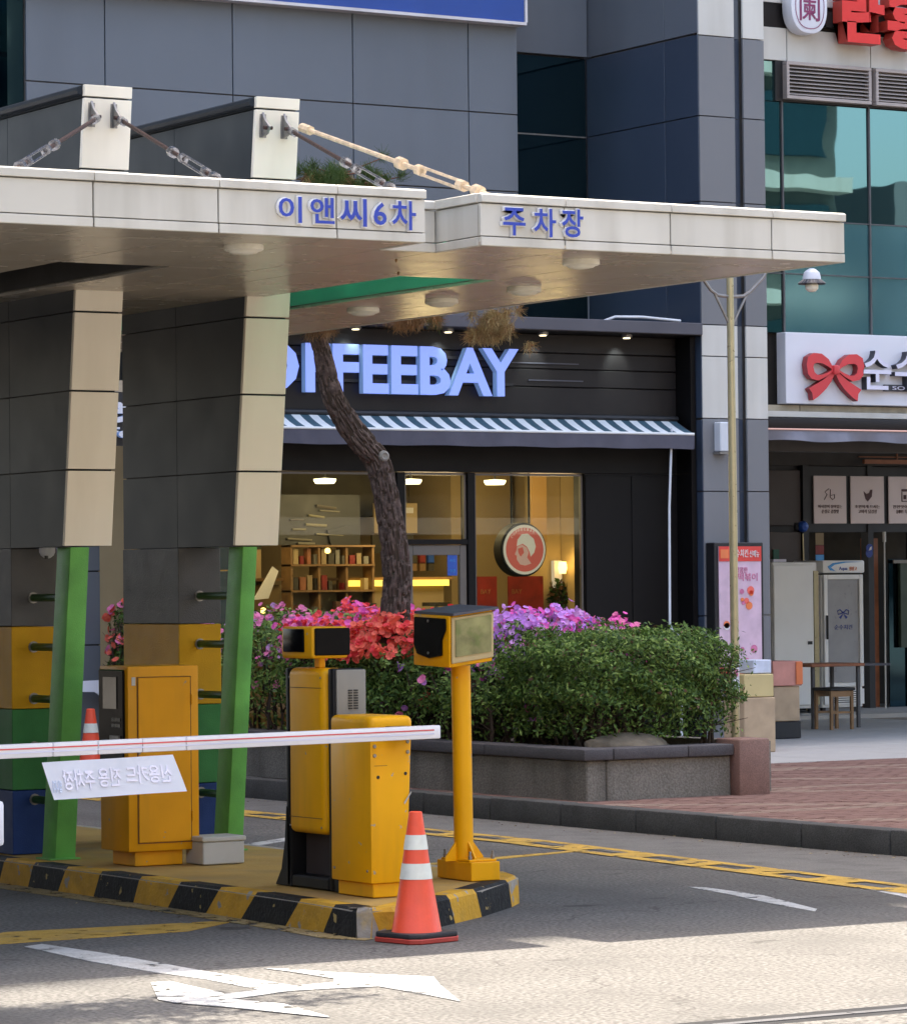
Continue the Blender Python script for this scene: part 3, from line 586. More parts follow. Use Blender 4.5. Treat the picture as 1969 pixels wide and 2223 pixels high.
for nm, x0, x1, z1, lb in (('a',21.15,21.4,1.93,'small red poster left of the round hanging sign'),('b',21.55,22.0,1.93,'wide dark red poster below the round hanging sign')):
    p = thing('red_poster', ((x0+x1)/2, 33.9, 1.5), lb, 'poster')
    box(x0, x1, 33.9, 33.92, 1.2, z1).build('sheet', 'red_poster', p)
    q = MB(); glyph(q, 'BAY', x0+.04, x0+.17, 1.74, 1.79, 33.893, 33.899, mf=0, ms=0); q.build('print', 'wood_red', p)
for i, (x, z) in enumerate(((18.9,2.2),(18.15,1.6))):
    MB().lathe([(0,-.03),(.025,-.02),(.03,0),(.02,.025),(0,.03)], (x-.35, 32.6, z), n=12).build('pendant_bulb', 'warm_bulb', label=('small glowing bulb hanging left behind the shop glass', 'small glowing bulb low behind the shop glass above the azaleas')[i], cat='lamp')
# round hanging sign
rs = thing('round_sign', (20.02, 31.2, 2.19), 'round red and cream hanging sign with a turbaned head in profile', 'sign')
cx_, cz_ = 20.02, 2.187
MB().lathe([(0,0),(.265,0),(.272,.01),(.272,.14),(0,.14)], (cx_, 31.2, cz_), n=40, ax='y').build('case', 'frame_black', rs)
MB().lathe([(0,0),(.250,0),(.250,.006),(0,.006)], (cx_, 31.188, cz_), n=40, ax='y').build('face', 'emblem_white', rs)
MB().lathe([(0,0),(.222,0),(.222,.006),(0,.006)], (cx_, 31.180, cz_), n=40, ax='y').build('ring', 'emblem_red', rs)
def yprism(par, nm, pts, yf, m, th=.005): MB().prism(pts, yf, yf+th, 'y').build(nm, m, par, smooth=False)
q = [(cx_+a*.1, cz_+b*.1) for a, b in ((-1.0,.35),(-.9,1.0),(-.4,1.55),(.3,1.6),(1.0,1.1),(1.25,.3),(1.05,-.3),(.65,-.7),(.5,-.2),(.2,.3),(-.3,.6))]
yprism(rs, 'turban', q, 31.172, 'emblem_white')
q = [(cx_+a*.1, cz_+b*.1) for a, b in ((-.95,.3),(-.35,.5),(.15,.2),(.4,-.3),(.2,-.8),(.7,-1.4),(0,-1.6),(-.6,-1.5),(-1.0,-1.0),(-1.0,-.6),(-1.25,-.5),(-1.05,-.1))]
yprism(rs, 'face_profile', q, 31.173, 'emblem_pale')
q = [(cx_+a*.1, cz_+b*.1) for a, b in ((-.9,.1),(-.35,.25),(-.2,-.3),(-.6,-.7),(-.85,-.3))]
yprism(rs, 'beard_mark', q, 31.166, 'emblem_red')
q = MB()
for i, ch in enumerate('COFFEEBAY'):
    t = math.radians(140-i*10); x = cx_+.205*math.cos(t); z = cz_+.205*math.sin(t)
    glyph(q, ch, x-.010, x+.010, z-.014, z+.014, 31.174, 31.178, mf=0, ms=0)
q.build('lettering', 'emblem_white', rs)
MB().tube([(19.92,31.27,2.45),(19.92,31.27,3.2)], .012).tube([(20.13,31.27,2.45),(20.13,31.27,3.2)], .012).build('hanging_rod', 'frame_black', rs)

# letters COFFEEBAY
sg = thing('letter_sign', (18.2, 30.65, 3.92), 'row of glowing pale blue capital letters on the black shopfront', 'sign')
for ch, x0, x1 in (('C',15.98,16.52),('O',16.55,17.13),('F',17.20,17.47),('F',17.50,17.79),('E',17.835,18.12),('E',18.15,18.45),('B',18.475,18.82),('A',18.80,19.30),('Y',19.17,19.61)):
    if ch == 'Y': x0 += .02
    b = MB(); glyph(b, ch, x0, x1, 3.69, 4.16 if ch not in 'CO' else 4.18, 30.62, 30.70, off=.035 if ch not in 'AY' else .025)
    b.build('letter', ['led', 'led_side'], sg)
MB().box(15.9, 19.6, 30.705, 30.735, 3.80, 3.83).box(15.9, 19.6, 30.705, 30.735, 4.05, 4.08).build('mounting_rail', 'frame_black', sg)
# small second sign seen in the left gap
s2 = thing('shop_sign', (15.9, 30.5, 3.4), 'small glowing white lettered sign in the gap between the two canopy fins', 'sign')
b = MB(); glyph(b, 'e', 14.95, 15.25, 3.36, 3.56, 30.5, 30.56, off=.02); glyph(b, 'cafe', 14.85, 15.28, 3.22, 3.32, 30.5, 30.55, off=.02); b.build('letter', ['sign_white','led_side'], s2)
box(14.5, 15.5, 30.57, 30.6, 3.15, 3.65).build('backing', 'frame_black', s2)

# downlights
dl = None
for i, x in enumerate((17.72, 18.76, 19.86, 20.86)):
    lab = 'recessed downlight under the shop hood, number %s from the left' % ('one','two','three','four')[i]
    lab = ('downlight under the black hood, above the doubled F letters', 'downlight under the black hood, above the letter B', 'downlight under the black hood, just right of the letter Y', 'downlight under the black hood, nearest the stone pier')[i]
    if dl is None:
        dl = thing('downlight', (x, 30.56, 4.33), lab, 'lamp', 'downlights under the shop hood')
        MB().lathe([(0,0),(.055,0),(.055,.03),(0,.03)], (x, 30.56, 4.303)).build('trim_ring', 'steel', dl)
        MB().lathe([(0,0),(.035,0),(.035,.006),(0,.006)], (x, 30.56, 4.294)).build('bulb', 'lamp_glow', dl)
    else: copy_tree(dl, (x, 30.56, 4.33), lab)
    ld = bpy.data.lights.new('downlight_spot', 'SPOT'); ld.energy = 3.2; ld.color = (.80, .92, .90); ld.spot_size = R(70); ld.spot_blend = .8; ld.shadow_soft_size = .03
    lo = bpy.data.objects.new('downlight_spot', ld); COL.objects.link(lo); lo.location = (x, 30.58, 4.28); lo.rotation_euler = Vector((0, .35, -.5)).to_track_quat('-Z', 'Y').to_euler()
# curved white pipe above the hood, conduit below awning
MB().tube([(20.55,30.5,4.46),(20.65,30.45,4.50),(20.95,30.42,4.505),(21.42,30.42,4.48)], .014).build('cable', 'pole_white', label='white curved cable lying on top of the black hood', cat='cable')
MB().tube([(21.30,30.42,3.4),(21.26,30.42,2.6),(21.25,30.42,1.42),(21.27,30.40,1.35),(21.33,30.36,1.30),(21.34,30.36,.15)], .013).build('drain_pipe', 'pole_white', label='thin white pipe hanging below the awning end', cat='pipe')
# awning
aw = thing('awning', (18.6, 30.5, 3.4), 'retractable awning with teal and white diagonal stripes', 'awning')
n = 60; x0, x1 = 15.7, 21.53; wd = (x1-x0)/n
for i in range(n):
    a, b_ = x0+i*wd, x0+(i+1)*wd
    vs = []
    for k_ in range(6):
        t = k_/5; y = Y0-.02-.36*t; z = 3.515-.17*t-.015*math.sin(t*3.14)
        sl = .0
        vs += [(a+sl, y, z), (b_+sl, y, z)]
    MB().raw(vs, [(2*k_, 2*k_+1, 2*k_+3, 2*k_+2) for k_ in range(5)]).build('stripe', 'aw_white' if i % 2 == 0 else 'aw_green', aw)
MB().tube([(15.7,30.36,3.335),(21.53,30.36,3.335)], .014, n=8).build('front_bar', 'aw_white', aw)
vs = []; nn = 120
for i in range(nn+1):
    x = 15.7+(21.53-15.7)*i/nn; dy = .006*math.sin(i*.9)+.004*math.sin(i*2.3)
    vs += [(x, 30.355+dy*.3, 3.322), (x, 30.362+dy, 3.185+.004*math.sin(i*.35))]
MB().raw(vs, [(2*i, 2*i+1, 2*i+3, 2*i+2) for i in range(nn)]).build('valance', 'valance', aw)
MB().prism([(30.73,3.50),(30.36,3.33),(30.36,3.19),(30.73,3.19)], 21.532, 21.537, 'x').build('end_cloth', 'valance', aw)
MB().tube([(15.7,30.68,3.50),(21.55,30.68,3.50)], .03, n=8).build('roller', 'frame_black', aw)

# box on the pier & poster frame
jb = thing('meter_box', (21.9, 30.3, 3.3), 'small pale grey box fixed to the pier beside the lamp pole', 'box')
box(21.80, 21.93, 30.28, 30.395, 3.16, 3.46).build('case', 'pole_white', jb, bev=.01); box(21.79, 21.94, 30.27, 30.395, 3.135, 3.155).build('bracket', 'steel', jb)
pf = thing('poster_frame', (21.98, 30.25, 1.2), 'tall framed pink poster with a red header on the pier', 'poster')
box(21.68, 22.29, 30.24, 30.39, .55, 2.24).build('frame', 'frame_black', pf, bev=.008)
box(21.725, 22.25, 30.228, 30.238, .6, 2.20).build('sheet', 'pink_print', pf)
box(21.725, 22.25, 30.222, 30.227, 2.05, 2.20).build('header', 'red_print', pf)
box(21.74, 21.84, 30.217, 30.221, 2.08, 2.17).build('logo', 'orange_print', pf)
q = MB(); glyph(q, '순수치킨', 21.88, 22.08, 2.09, 2.17, 30.214, 30.220, mf=0, ms=0); glyph(q, '신메뉴', 22.1, 22.22, 2.09, 2.16, 30.214, 30.220, mf=0, ms=0); q.build('header_lettering', 'white_print', pf)
q = MB(); glyph(q, '달콤한', 21.93, 22.08, 1.93, 1.99, 30.222, 30.227, mf=0, ms=0); glyph(q, '떡볶이', 21.96, 22.20, 1.85, 1.93, 30.222, 30.227, mf=0, ms=0); q.build('lettering', 'pink_deep', pf)
for i in range(16):
    x, z = random.uniform(21.78, 22.2), random.uniform(.95, 1.78); r_ = random.uniform(.02, .045)
    MB().lathe([(0,0),(r_,0),(r_,.004),(0,.004)], (x, 30.221-.0006*i*0, z), n=12, ax='y').build('food_picture', random.choice(['pink_deep','wood','white_print','orange_print','emblem_red']), pf)
box(21.725, 22.25, 30.222, 30.227, .78, .98).build('footer', 'red_print', pf)

# ============================================================ GLASS-FRONTED BUILDING (right)
gb = thing('glass_building', (25, 31, 0.15), 'teal glass fronted shop building with cream panels at the right', 'building')
Y1 = 30.78
for x0, x1 in ((22.50,23.04),(23.05,24.14),(24.15,25.3),(25.31,26.5)):
    box(x0, x1, Y1-.03, Y1, 7.26, 7.60).build('wall_panel', 'panel_white', gb, bev=.003)
    box(x0, x1, Y1-.03, Y1, 7.86, 8.6).build('wall_panel', 'panel_white', gb, bev=.003)
box(22.50, 26.5, Y1-.01, Y1+.05, 7.60, 7.86).build('sign_channel', 'black_board', gb)
box(22.50, 30.5, Y1+.06, Y1+.4, 7.3, 12).build('wall', 'seam_dark', gb)
# louvred vents
for x0, x1 in ((22.99,24.10),(24.16,25.30)):
    f = MB().box(x0, x1, Y1-.10, Y1-.02, 7.215, 7.25).box(x0, x1, Y1-.10, Y1-.02, 6.86, 6.895).box(x0, x0+.035, Y1-.10, Y1-.02, 6.896, 7.214).box(x1-.035, x1, Y1-.10, Y1-.02, 6.896, 7.214).build('vent', 'vent', gb, bev=.003)
    for k_ in range(8):
        z = 6.905+k_*.039
        MB().raw([(x0+.036,Y1-.095,z),(x1-.036,Y1-.095,z),(x1-.036,Y1-.03,z+.03),(x0+.036,Y1-.03,z+.03),(x0+.036,Y1-.095,z+.006),(x1-.036,Y1-.095,z+.006),(x1-.036,Y1-.03,z+.036),(x0+.036,Y1-.03,z+.036)], [(0,3,2,1),(4,5,6,7),(0,1,5,4),(1,2,6,5),(2,3,7,6),(3,0,4,7)]).build('slat', 'vent', f)
box(22.9, 26, Y1-.018, Y1+.02, 6.84, 7.27).build('vent_backing', 'frame_black', gb)
# curtain wall
gx = [22.50,22.99,24.13,25.30,26.5]
for i in range(4):
    for z0, z1, m in ((4.43,5.04,2),(5.05,5.60,2),(5.61,6.83,1)):
        box(gx[i]+.012, gx[i+1]-.012, Y1+.01, Y1+.03, z0, z1).build('window_pane', 'glass_teal' if (m == 1 or i < 2 and False) else ('glass_teal2' if i >= 1 else 'glass_teal'), gb)
    box(gx[i+1]-.010, gx[i+1]+.010, Y1-.012, Y1+.04, 4.43, 6.84).build('mullion', 'col_grey', gb)
for x0, x1 in ((22.50, 22.978),):
    box(x0, x1, Y1+.01, Y1+.03, 6.84, 7.25).build('window_pane', 'glass_teal', gb)
for z in (5.045, 5.605): box(22.5, 26.5, Y1-.006, Y1+.009, z-.006, z+.006).build('glazing_bar', 'col_grey', gb)
box(22.5, 26.5, Y1+.05, Y1+.3, 4.43, 7.3).build('backing', 'frame_black', gb)
# beneath the sign
for x0, x1 in ((22.50,23.115),(23.125,24.9),(24.91,26.5)):
    box(x0, x1, 30.70, 30.76, 3.605, 3.67).build('trim_panel', 'beige_strip', gb)
box(22.50, 26.5, 30.60, 30.76, 3.54, 3.60).build('ledge', 'panel_white', gb, bev=.004)
box(22.50, 30.5, 30.9, 31.1, 3.2, 4.43).build('beam', 'dark_wall', gb)
box(22.50, 32, 31.1, 41, 3.75, 3.85).build('porch_ceiling', 'panel_white', gb)
av = thing('rolled_awning', (24, 30.6, 3.4), 'rolled charcoal awning with creased grey valance under the white sign', 'awning')
box(22.50, 26.5, 30.50, 30.7, 3.415, 3.53).build('cassette', 'black_board', av, bev=.02, seg=2)
MB().tube([(22.5,30.49,3.41),(26.5,30.49,3.41)], .009, n=6).build('front_bar', 'emblem_pale', av)
vs = []
for i in range(81):
    x = 22.5+4*i/80; vs += [(x, 30.50, 3.40), (x, 30.50+.03*math.sin(i*.55)+.02*math.sin(i*.23+1), 3.29+.01*math.sin(i*.3))]
MB().raw(vs, [(2*i, 2*i+1, 2*i+3, 2*i+2) for i in range(80)]).build('valance', mat('valance_pale', (0.19,0.195,0.24), 0.7, var=.2, scale=3), av)
# white sign with bow
ws = thing('shop_sign', (24, 30.6, 4.05), 'white sign board with a red ribbon bow above the chicken shop', 'sign')
box(22.87, 26.4, 30.60, 30.76, 3.68, 4.42).build('board', 'sign_white', ws, bev=.006)
def sheet(par, nm, pts, yf, yb, m, side): 
    b = MB(); n_ = len(pts)
    b.raw([(p[0],yf,p[1]) for p in pts]+[(p[0],yb,p[1]) for p in pts], [tuple(range(n_))]+[(i,(i+1)%n_,(i+1)%n_+n_,i+n_) for i in range(n_)], [0]+[1]*n_).build(nm, [m, side], par)
bcx, bcz = 23.44, 4.035
def bw(pts): return [(bcx+a, bcz+b) for a, b in pts]
def ring(outer, inner):   # annulus strip
    b = MB(); n_ = len(outer)
    for yy in (30.50, 30.585): b.raw([(p[0],yy,p[1]) for p in outer]+[(p[0],yy,p[1]) for p in inner], [(i,(i+1)%n_,(i+1)%n_+n_,i+n_) for i in range(n_)], 0 if yy == 30.50 else 1)
    v = [(p[0],30.50,p[1]) for p in outer]+[(p[0],30.585,p[1]) for p in outer]+[(p[0],30.50,p[1]) for p in inner]+[(p[0],30.585,p[1]) for p in inner]
    b.raw(v, [(i,(i+1)%n_,(i+1)%n_+n_,i+n_) for i in range(n_)]+[(2*n_+i,2*n_+(i+1)%n_,3*n_+(i+1)%n_,3*n_+i) for i in range(n_)], 1); return b
for sx in (-1, 1):
    out = [(.03,.02),(.09,.11),(.18,.165),(.28,.17),(.355,.13),(.375,.05),(.36,-.05),(.31,-.10),(.22,-.115),(.12,-.07),(.04,-.02)]
    inn = [(.05,.006),(.10,.035),(.17,.065),(.24,.07),(.28,.055),(.29,.02),(.275,-.03),(.24,-.055),(.18,-.055),(.11,-.03),(.055,-.005)]
    ring(bw([(a*sx, b) for a, b in out]), bw([(a*sx, b) for a, b in inn])).build('bow_loop', ['bow_red', 'bow_dark'], ws)
    tail = [(.0,-.03),(.05,-.03),(.15,-.10),(.34,-.20),(.30,-.245),(.29,-.32),(.22,-.28),(.12,-.20),(.05,-.12)]
    sheet(ws, 'bow_tail', bw([(a*sx, b-.0) for a, b in tail]), 30.51, 30.59, 'bow_red', 'bow_dark')
MB().box(bcx-.04, bcx+.04, 30.47, 30.58, bcz-.05, bcz+.05).build('bow_knot', 'bow_red', ws, bev=.02, seg=2)
for ch, x0, x1 in (('순',23.80,24.17),('수',24.22,24.60),('치',24.68,25.05),('킨',25.12,25.5)):
    b = MB(); glyph(b, ch, x0, x1, 3.84, 4.25, 30.50, 30.59, off=.012); b.build('letter', ['lilac', 'dark_return'], ws)
box(24.13, 25.0, 30.555, 30.595, 3.83, 3.90).build('name_plate', 'dark_return', ws); b = MB(); glyph(b, 'SOONSOO', 24.22, 24.9, 3.845, 3.885, 30.545, 30.55, mf=0, ms=0); b.build('plate_lettering', 'lilac', ws)
# red Hangul sign above with oval seal
hs = thing('restaurant_sign', (24, 30.6, 7.7), 'large red Hangul sign letters on the dark channel above the vents', 'sign')
b = MB(); glyph(b, '란', 23.58, 24.14, 7.47, 8.05, 30.50, 30.66, off=.055); b.build('letter', ['red_sign', 'cone_dk'], hs)
b = MB(); glyph(b, '홍', 24.18, 24.76, 7.44, 8.03, 30.50, 30.66, off=.055); b.build('letter', ['red_sign', 'cone_dk'], hs)
box(23.5, 25.2, 30.67, 30.74, 7.64, 7.80).build('mounting_rail', 'black_board', hs)
se = thing('seal_sign', (23.2, 30.6, 7.75), 'white oval sign with a dark red seal character', 'sign')
ov = [(23.195+.235*(abs(math.cos(t))**.8)*(1 if math.cos(t) > 0 else -1), 7.82+.29*(abs(math.sin(t))**.85)*(1 if math.sin(t) > 0 else -1)) for t in [2*math.pi*i/32 for i in range(32)]]
MB().prism(ov, 30.55, 30.72, 'y').build('board', 'sign_white', se, bev=.015, seg=2)
o2 = [(23.195+(p[0]-23.195)*.80, 7.82+(p[1]-7.82)*.84) for p in ov]; o3 = [(23.195+(p[0]-23.195)*.765, 7.82+(p[1]-7.82)*.81) for p in ov]
b = MB(); n_ = 32; b.raw([(p[0],30.544,p[1]) for p in o2]+[(p[0],30.544,p[1]) for p in o3], [(i,(i+1)%n_,(i+1)%n_+n_,i+n_) for i in range(n_)]).build('border_line', 'purple_ink', se, smooth=False)
b = MB(); glyph(b, '闌', 23.065, 23.325, 7.66, 8.02, 30.543, 30.548, off=.004, mf=0, ms=0); b.build('seal_character', 'purple_ink', se)

# recessed entrance at Y 34.5 and behind
en = thing('shop_entrance', (27, 34.5, .15), 'dark recessed shop entrance with brown panels and glass doors', 'shop')
YE = 34.5
def XF(v): return (v[0]*1.1014, v[1]+3.5, v[2]*1.1014-.1825)   # shopfront drawn small, built 10 % larger at the back of the forecourt
box(24.0, 26.05, YE, YE+.1, 3.2, 3.75).build('wall', 'dark_wall', en)
for x0, x1, z0, z1 in ((25.1,25.97,2.50,3.14),(25.1,25.97,1.75,2.42),(25.1,25.97,.5,1.7)): box(x0, x1, YE-.01, YE+.05, z0, z1).build('wall_panel', 'brown_panel', en, bev=.004)
box(24.0, 26.05, YE+.06, YE+.1, .15, 3.2).build('wall_backing', 'frame_black', en)
box(20.4, 24.9, YE+.11, YE+.3, .15, 3.6).build('side_wall', 'dark_wall', en)
for x in (25.98, 26.93, 27.6): box(x, x+.08, YE-.05, YE+.1, .15, 3.2).build('post', 'frame_black', en)
box(26.05, 30, YE-.03, YE+.1, 2.42, 3.19).build('header', 'frame_black', en)
box(26.05, 30, YE, YE+.3, 3.20, 3.75).build('upper_wall', 'dark_wall', en)
v = MB().box(26.75, 28.6, YE-.25, YE-.2, 3.22, 3.27).build('vent_shelf', 'wood_red', en)
for k_ in range(5): box(26.8, 28.6, YE-.06, YE-.04, 3.30+k_*.055, 3.315+k_*.055).build('vent_slat', 'wood_red', en)
box(27.35, 27.37, YE-.08, YE-.061, 3.28, 3.6).build('vent_bar', 'wood_red', en)
box(26.06, 30, YE+1.2, YE+1.25, .2, 3.6).build('inner_wall', 'int_dark', en)
for x0, x1 in ((27.02,27.25),): box(x0, x1, YE+.2, YE+.25, .2, 2.35).build('door_leaf', 'wood_red', en)
box(27.3, 29.5, YE+.05, YE+.07, .2, 2.1).build('window_pane', 'glass_dark', en)
box(27.42, 29.5, YE-.03, YE+.03, 1.05, 2.05).build('green_board', mat('board_green_grey', (0.045,0.065,0.04), 0.6), en)
box(27.3, 29.6, YE-.06, YE-.035, 2.05, 2.09).build('board_rail', 'grey_metal', en)
posters = [('white poster with a hand drawing, leftmost above the entrance', 26.13, 26.61, ['마사랑이 살아있는','순살로 감칠맛']), ('white poster with a dark hen, middle one above the entrance', 26.67, 27.17, ['초원하게 드시는','고바삭 닭강정']), ('white poster with a jar, rightmost and cut by the frame', 27.235, 27.72, ['진한맛이 드는','올레이드 특제 소스'])]
for k_, (lb, x0, x1, tx) in enumerate(posters):
    p = thing('menu_poster', (x0, YE-.05, 2.5), lb, 'poster', 'posters above the chicken shop entrance')
    box(x0, x1, YE-.06, YE-.04, 2.52, 3.08).build('sheet', 'poster_beige', p, bev=.006)
    b = MB()
    glyph(b, tx[0], x0+.06, x1-.07, 2.70, 2.74, YE-.066, YE-.061, mf=0, ms=0); glyph(b, tx[1], x0+.11, x1-.12, 2.64, 2.685, YE-.066, YE-.061, mf=0, ms=0)
    b.build('lettering', 'brown_ink', p)
    c_ = (x0+x1)/2
    if k_ == 0:
        MB().tube([(c_-.09,YE-.065,2.80),(c_-.05,YE-.065,2.86),(c_-.08,YE-.065,2.89),(c_-.02,YE-.065,2.93)], .004, n=5).tube([(c_,YE-.065,2.92),(c_-.005,YE-.065,2.83),(c_+.03,YE-.065,2.80),(c_+.06,YE-.065,2.82),(c_+.06,YE-.065,2.86),(c_+.01,YE-.065,2.85)], .005, n=5).build('drawing', 'brown_ink', p)
    elif k_ == 1:
        sheet(p, 'drawing', [(c_-.06,2.90),(c_-.02,2.87),(c_+.02,2.88),(c_+.04,2.92),(c_+.07,2.92),(c_+.06,2.84),(c_+.02,2.80),(c_,2.78),(c_-.03,2.81)], YE-.066, YE-.061, 'brown_ink', 'brown_ink')
    else:
        MB().box(c_-.05, c_+.05, YE-.066, YE-.061, 2.90, 2.93).box(c_-.05, c_-.04, YE-.066, YE-.061, 2.78, 2.895).box(c_+.04, c_+.05, YE-.066, YE-.061, 2.78, 2.895).box(c_-.04, c_+.04, YE-.066, YE-.061, 2.78, 2.79).box(c_-.02, c_+.02, YE-.066, YE-.061, 2.81, 2.86).build('drawing', 'brown_ink', p)
bl = thing('round_lamp_sign', (26.0, 34.2, 2.5), 'small glossy blue ball sign beside the leftmost poster', 'sign')
MB().lathe([(.0,-.07),(.045,-.055),(.065,-.02),(.065,.02),(.045,.055),(0,.07)], (25.80, 34.2, 2.48), n=16, ax='y').build('ball', 'blue_poster', bl); MB().tube([(25.72,34.25,2.48),(25.78,34.23,2.48)], .05, n=10).build('bracket', 'frame_black', bl)
MB().tube([(25.8,34.2,2.40),(25.83,34.2,.3)], .008, n=6).build('cord', 'pole', label='pale cord hanging below the blue ball sign', cat='cord')
nt_ = thing('notice_strip', (26.2, 34.4, 2.2), 'narrow coloured notices stacked on the door post above the freezers', 'notice')
for z0, z1, m in ((2.27,2.41,'int_wall'),(2.16,2.265,'red_poster'),(2.05,2.155,'sky_blue')): box(26.12, 26.24, 34.40, 34.41, z0, z1).build('sheet', m, nt_)
box(25.55, 25.63, 34.46, 34.48, 1.9, 2.22).build('green_notice', mat('green_notice', (0.02,0.12,0.08),0.5), en)
bt = thing('round_notice', (26.88, 34.4, 2.2), 'dark blue oval notice hung in the doorway', 'notice')
MB().lathe([(0,0),(.05,0),(.05,.01),(0,.01)], (26.88, 34.35, 2.23), n=16, ax='y').lathe([(0,0),(.05,0),(.05,.01),(0,.01)], (26.88, 34.36, 2.17), n=16, ax='y').build('disc', 'navy_tag', bt)
sheet(bt, 'print', [(26.86,2.20),(26.90,2.21),(26.905,2.25),(26.88,2.24)], 34.342, 34.348, 'white_print', 'white_print')
MB().tube([(26.98,34.2,.2),(26.99,34.2,2.30)], .010, n=8).tube([(26.99,34.2,2.30),(26.99,34.2,2.42)], .022, n=8).build('parasol_pole', 'panel_white', label='thin white upright pole standing in the dark doorway', cat='pole')

XF = None
# freezers
fz = thing('freezer_cabinet', (27.75, 37, .2), 'plain white upright freezer cabinet standing left of the glass fridge', 'freezer')
YF = 37.0
box(26.0, 32, 36.2, 41, .147, .2).build('step', 'stone_light', gb)
box(27.40, 28.10, YF, YF+.6, .26, 2.09).build('body', 'fridge', fz, bev=.012)
box(27.40, 28.02, YF-.035, YF-.004, .30, 2.06).build('door', 'fridge', fz, bev=.01); box(28.03, 28.10, YF-.03, YF-.004, .30, 1.98).build('hinge_strip', 'pole', fz)
box(27.92, 27.98, YF-.05, YF-.036, 1.06, 1.10).build('lock', 'frame_black', fz)
box(27.5, 27.7, YF+.1, YF+.4, 2.095, 2.13).build('folded_cloth', 'lilac', fz)
for x in (27.5, 28.0): box(x, x+.05, YF+.05, YF+.1, .2, .259).build('foot', 'frame_black', fz)
fg = thing('display_fridge', (28.48, 37, .2), 'white glass door display fridge with a bow print and blue swoosh header', 'fridge')
box(28.16, 28.80, YF, YF+.6, .26, 1.93).build('body', 'fridge', fg, bev=.01)
box(28.15, 28.81, YF-.06, YF+.58, 1.95, 2.11).build('header', 'fridge', fg, bev=.02, seg=2)
sheet(fg, 'swoosh', [(28.22,2.03),(28.30,2.075),(28.48,2.095),(28.76,2.09),(28.50,2.08),(28.33,2.055),(28.27,2.02),(28.34,1.975),(28.26,1.985)], YF-.068, YF-.062, 'sky_blue', 'sky_blue')
b = MB(); glyph(b, 'Aqua', 28.40, 28.53, 1.975, 2.03, YF-.068, YF-.062, mf=0, ms=0); b.build('lettering', 'blue_poster', fg)
b = MB(); glyph(b, '냉장고', 28.56, 28.68, 1.98, 2.03, YF-.068, YF-.062, mf=0, ms=0); b.build('lettering', 'orange_print', fg)
dr = MB().box(28.17, 28.23, YF-.05, YF-.004, .52, 1.93).box(28.73, 28.79, YF-.05, YF-.004, .52, 1.93).box(28.231, 28.729, YF-.05, YF-.004, 1.87, 1.93).box(28.231, 28.729, YF-.05, YF-.004, .52, .57).build('door', 'fridge', fg, bev=.006)
box(28.235, 28.725, YF-.03, YF-.01, .575, 1.865).build('pane', 'fridge_grey', dr)
MB().box(28.185, 28.21, YF-.09, YF-.06, 1.12, 1.42).build('handle', 'frame_black', dr, bev=.006)
b = ring([(0,0)]*3, [(0,0)]*3) if False else MB()
for sx in (-1, 1):
    b.tube([(28.48,YF-.034,1.45),(28.48+sx*.05,YF-.034,1.49),(28.48+sx*.09,YF-.034,1.475),(28.48+sx*.08,YF-.034,1.43),(28.48,YF-.034,1.45)], .007, n=5)
    b.raw([(28.48,YF-.036,1.44),(28.48+sx*.07,YF-.036,1.395),(28.48+sx*.04,YF-.036,1.37)], [(0,1,2)])
glyph(b, '순수치킨', 28.34, 28.62, 1.24, 1.30, YF-.036, YF-.031, mf=0, ms=0); b.build('print', 'navy_tag', dr)
box(28.17, 28.79, YF-.045, YF-.004, .30, .49).build('grille_panel', 'fridge', fg)
for k_ in range(6): box(28.24, 28.72, YF-.052, YF-.046, .32+k_*.026, .330+k_*.026).build('grille_slot', 'dark_return', fg)
for x in (28.2, 28.7): box(x, x+.05, YF+.05, YF+.1, .2, .259).build('foot', 'frame_black', fg)
# table & chair
tb = thing('table', (25.9, 34.0, .16), 'small brown topped table with thin dark legs outside the shop', 'table')
box(25.50, 26.27, 33.7, 34.3, .865, .90).build('table_top', 'wood_red', tb, bev=.006)
for x in (25.55, 26.20):
    for y in (33.75, 34.24): box(x, x+.035, y, y+.035, .158, .864).build('leg', 'col_grey', tb)
box(26.285, 26.8, 33.9, 34.3, .86, .885).build('leaf', 'hood', tb)
chh = thing('chair', (25.8, 33.5, .16), 'low wooden chair with a black seat tucked by the table', 'chair')
box(25.50, 25.86, 33.35, 33.7, .60, .635).build('seat', 'frame_black', chh, bev=.01)
for x in (25.52, 25.81):
    for y in (33.37, 33.65): box(x, x+.032, y, y+.032, .158, .599).build('leg', 'wood', chh)
for y in (33.375, 33.655): box(25.553, 25.809, y, y+.022, .34, .365).build('stretcher', 'wood', chh); box(25.553, 25.809, y, y+.022, .53, .598).build('rail', 'wood', chh)
# cartons beside the block (smeared in the photograph)
s1 = thing('carton_stack', (22.0, 29.9, .158), 'tall tan and yellow carton stack between lamp pole and pier', 'carton')
box(21.38, 21.76, 29.35, 29.70, .16, .70).build('carton', 'cardboard', s1, bev=.008); box(21.39, 21.75, 29.36, 29.69, .705, .93).build('carton', 'carton_yellow', s1, bev=.008)
box(21.52, 21.74, 29.38, 29.66, .935, 1.07).build('carton', 'carton_white', s1, bev=.008)
s3 = thing('carton_stack', (24.3, 32, .158), 'pink and orange carton stack on a black crate beside the table', 'carton')
box(23.55, 23.92, 31.8, 32.15, .16, .34).build('crate', 'frame_black', s3, bev=.01); box(23.56, 23.91, 31.81, 32.14, .345, .72).build('carton', 'cardboard', s3, bev=.008)
box(23.54, 23.93, 31.79, 32.16, .725, .99).build('carton', 'carton_pink', s3, bev=.008); box(23.84, 23.925, 31.775, 31.785, .74, .98).build('stripe', 'orange_print', s3)

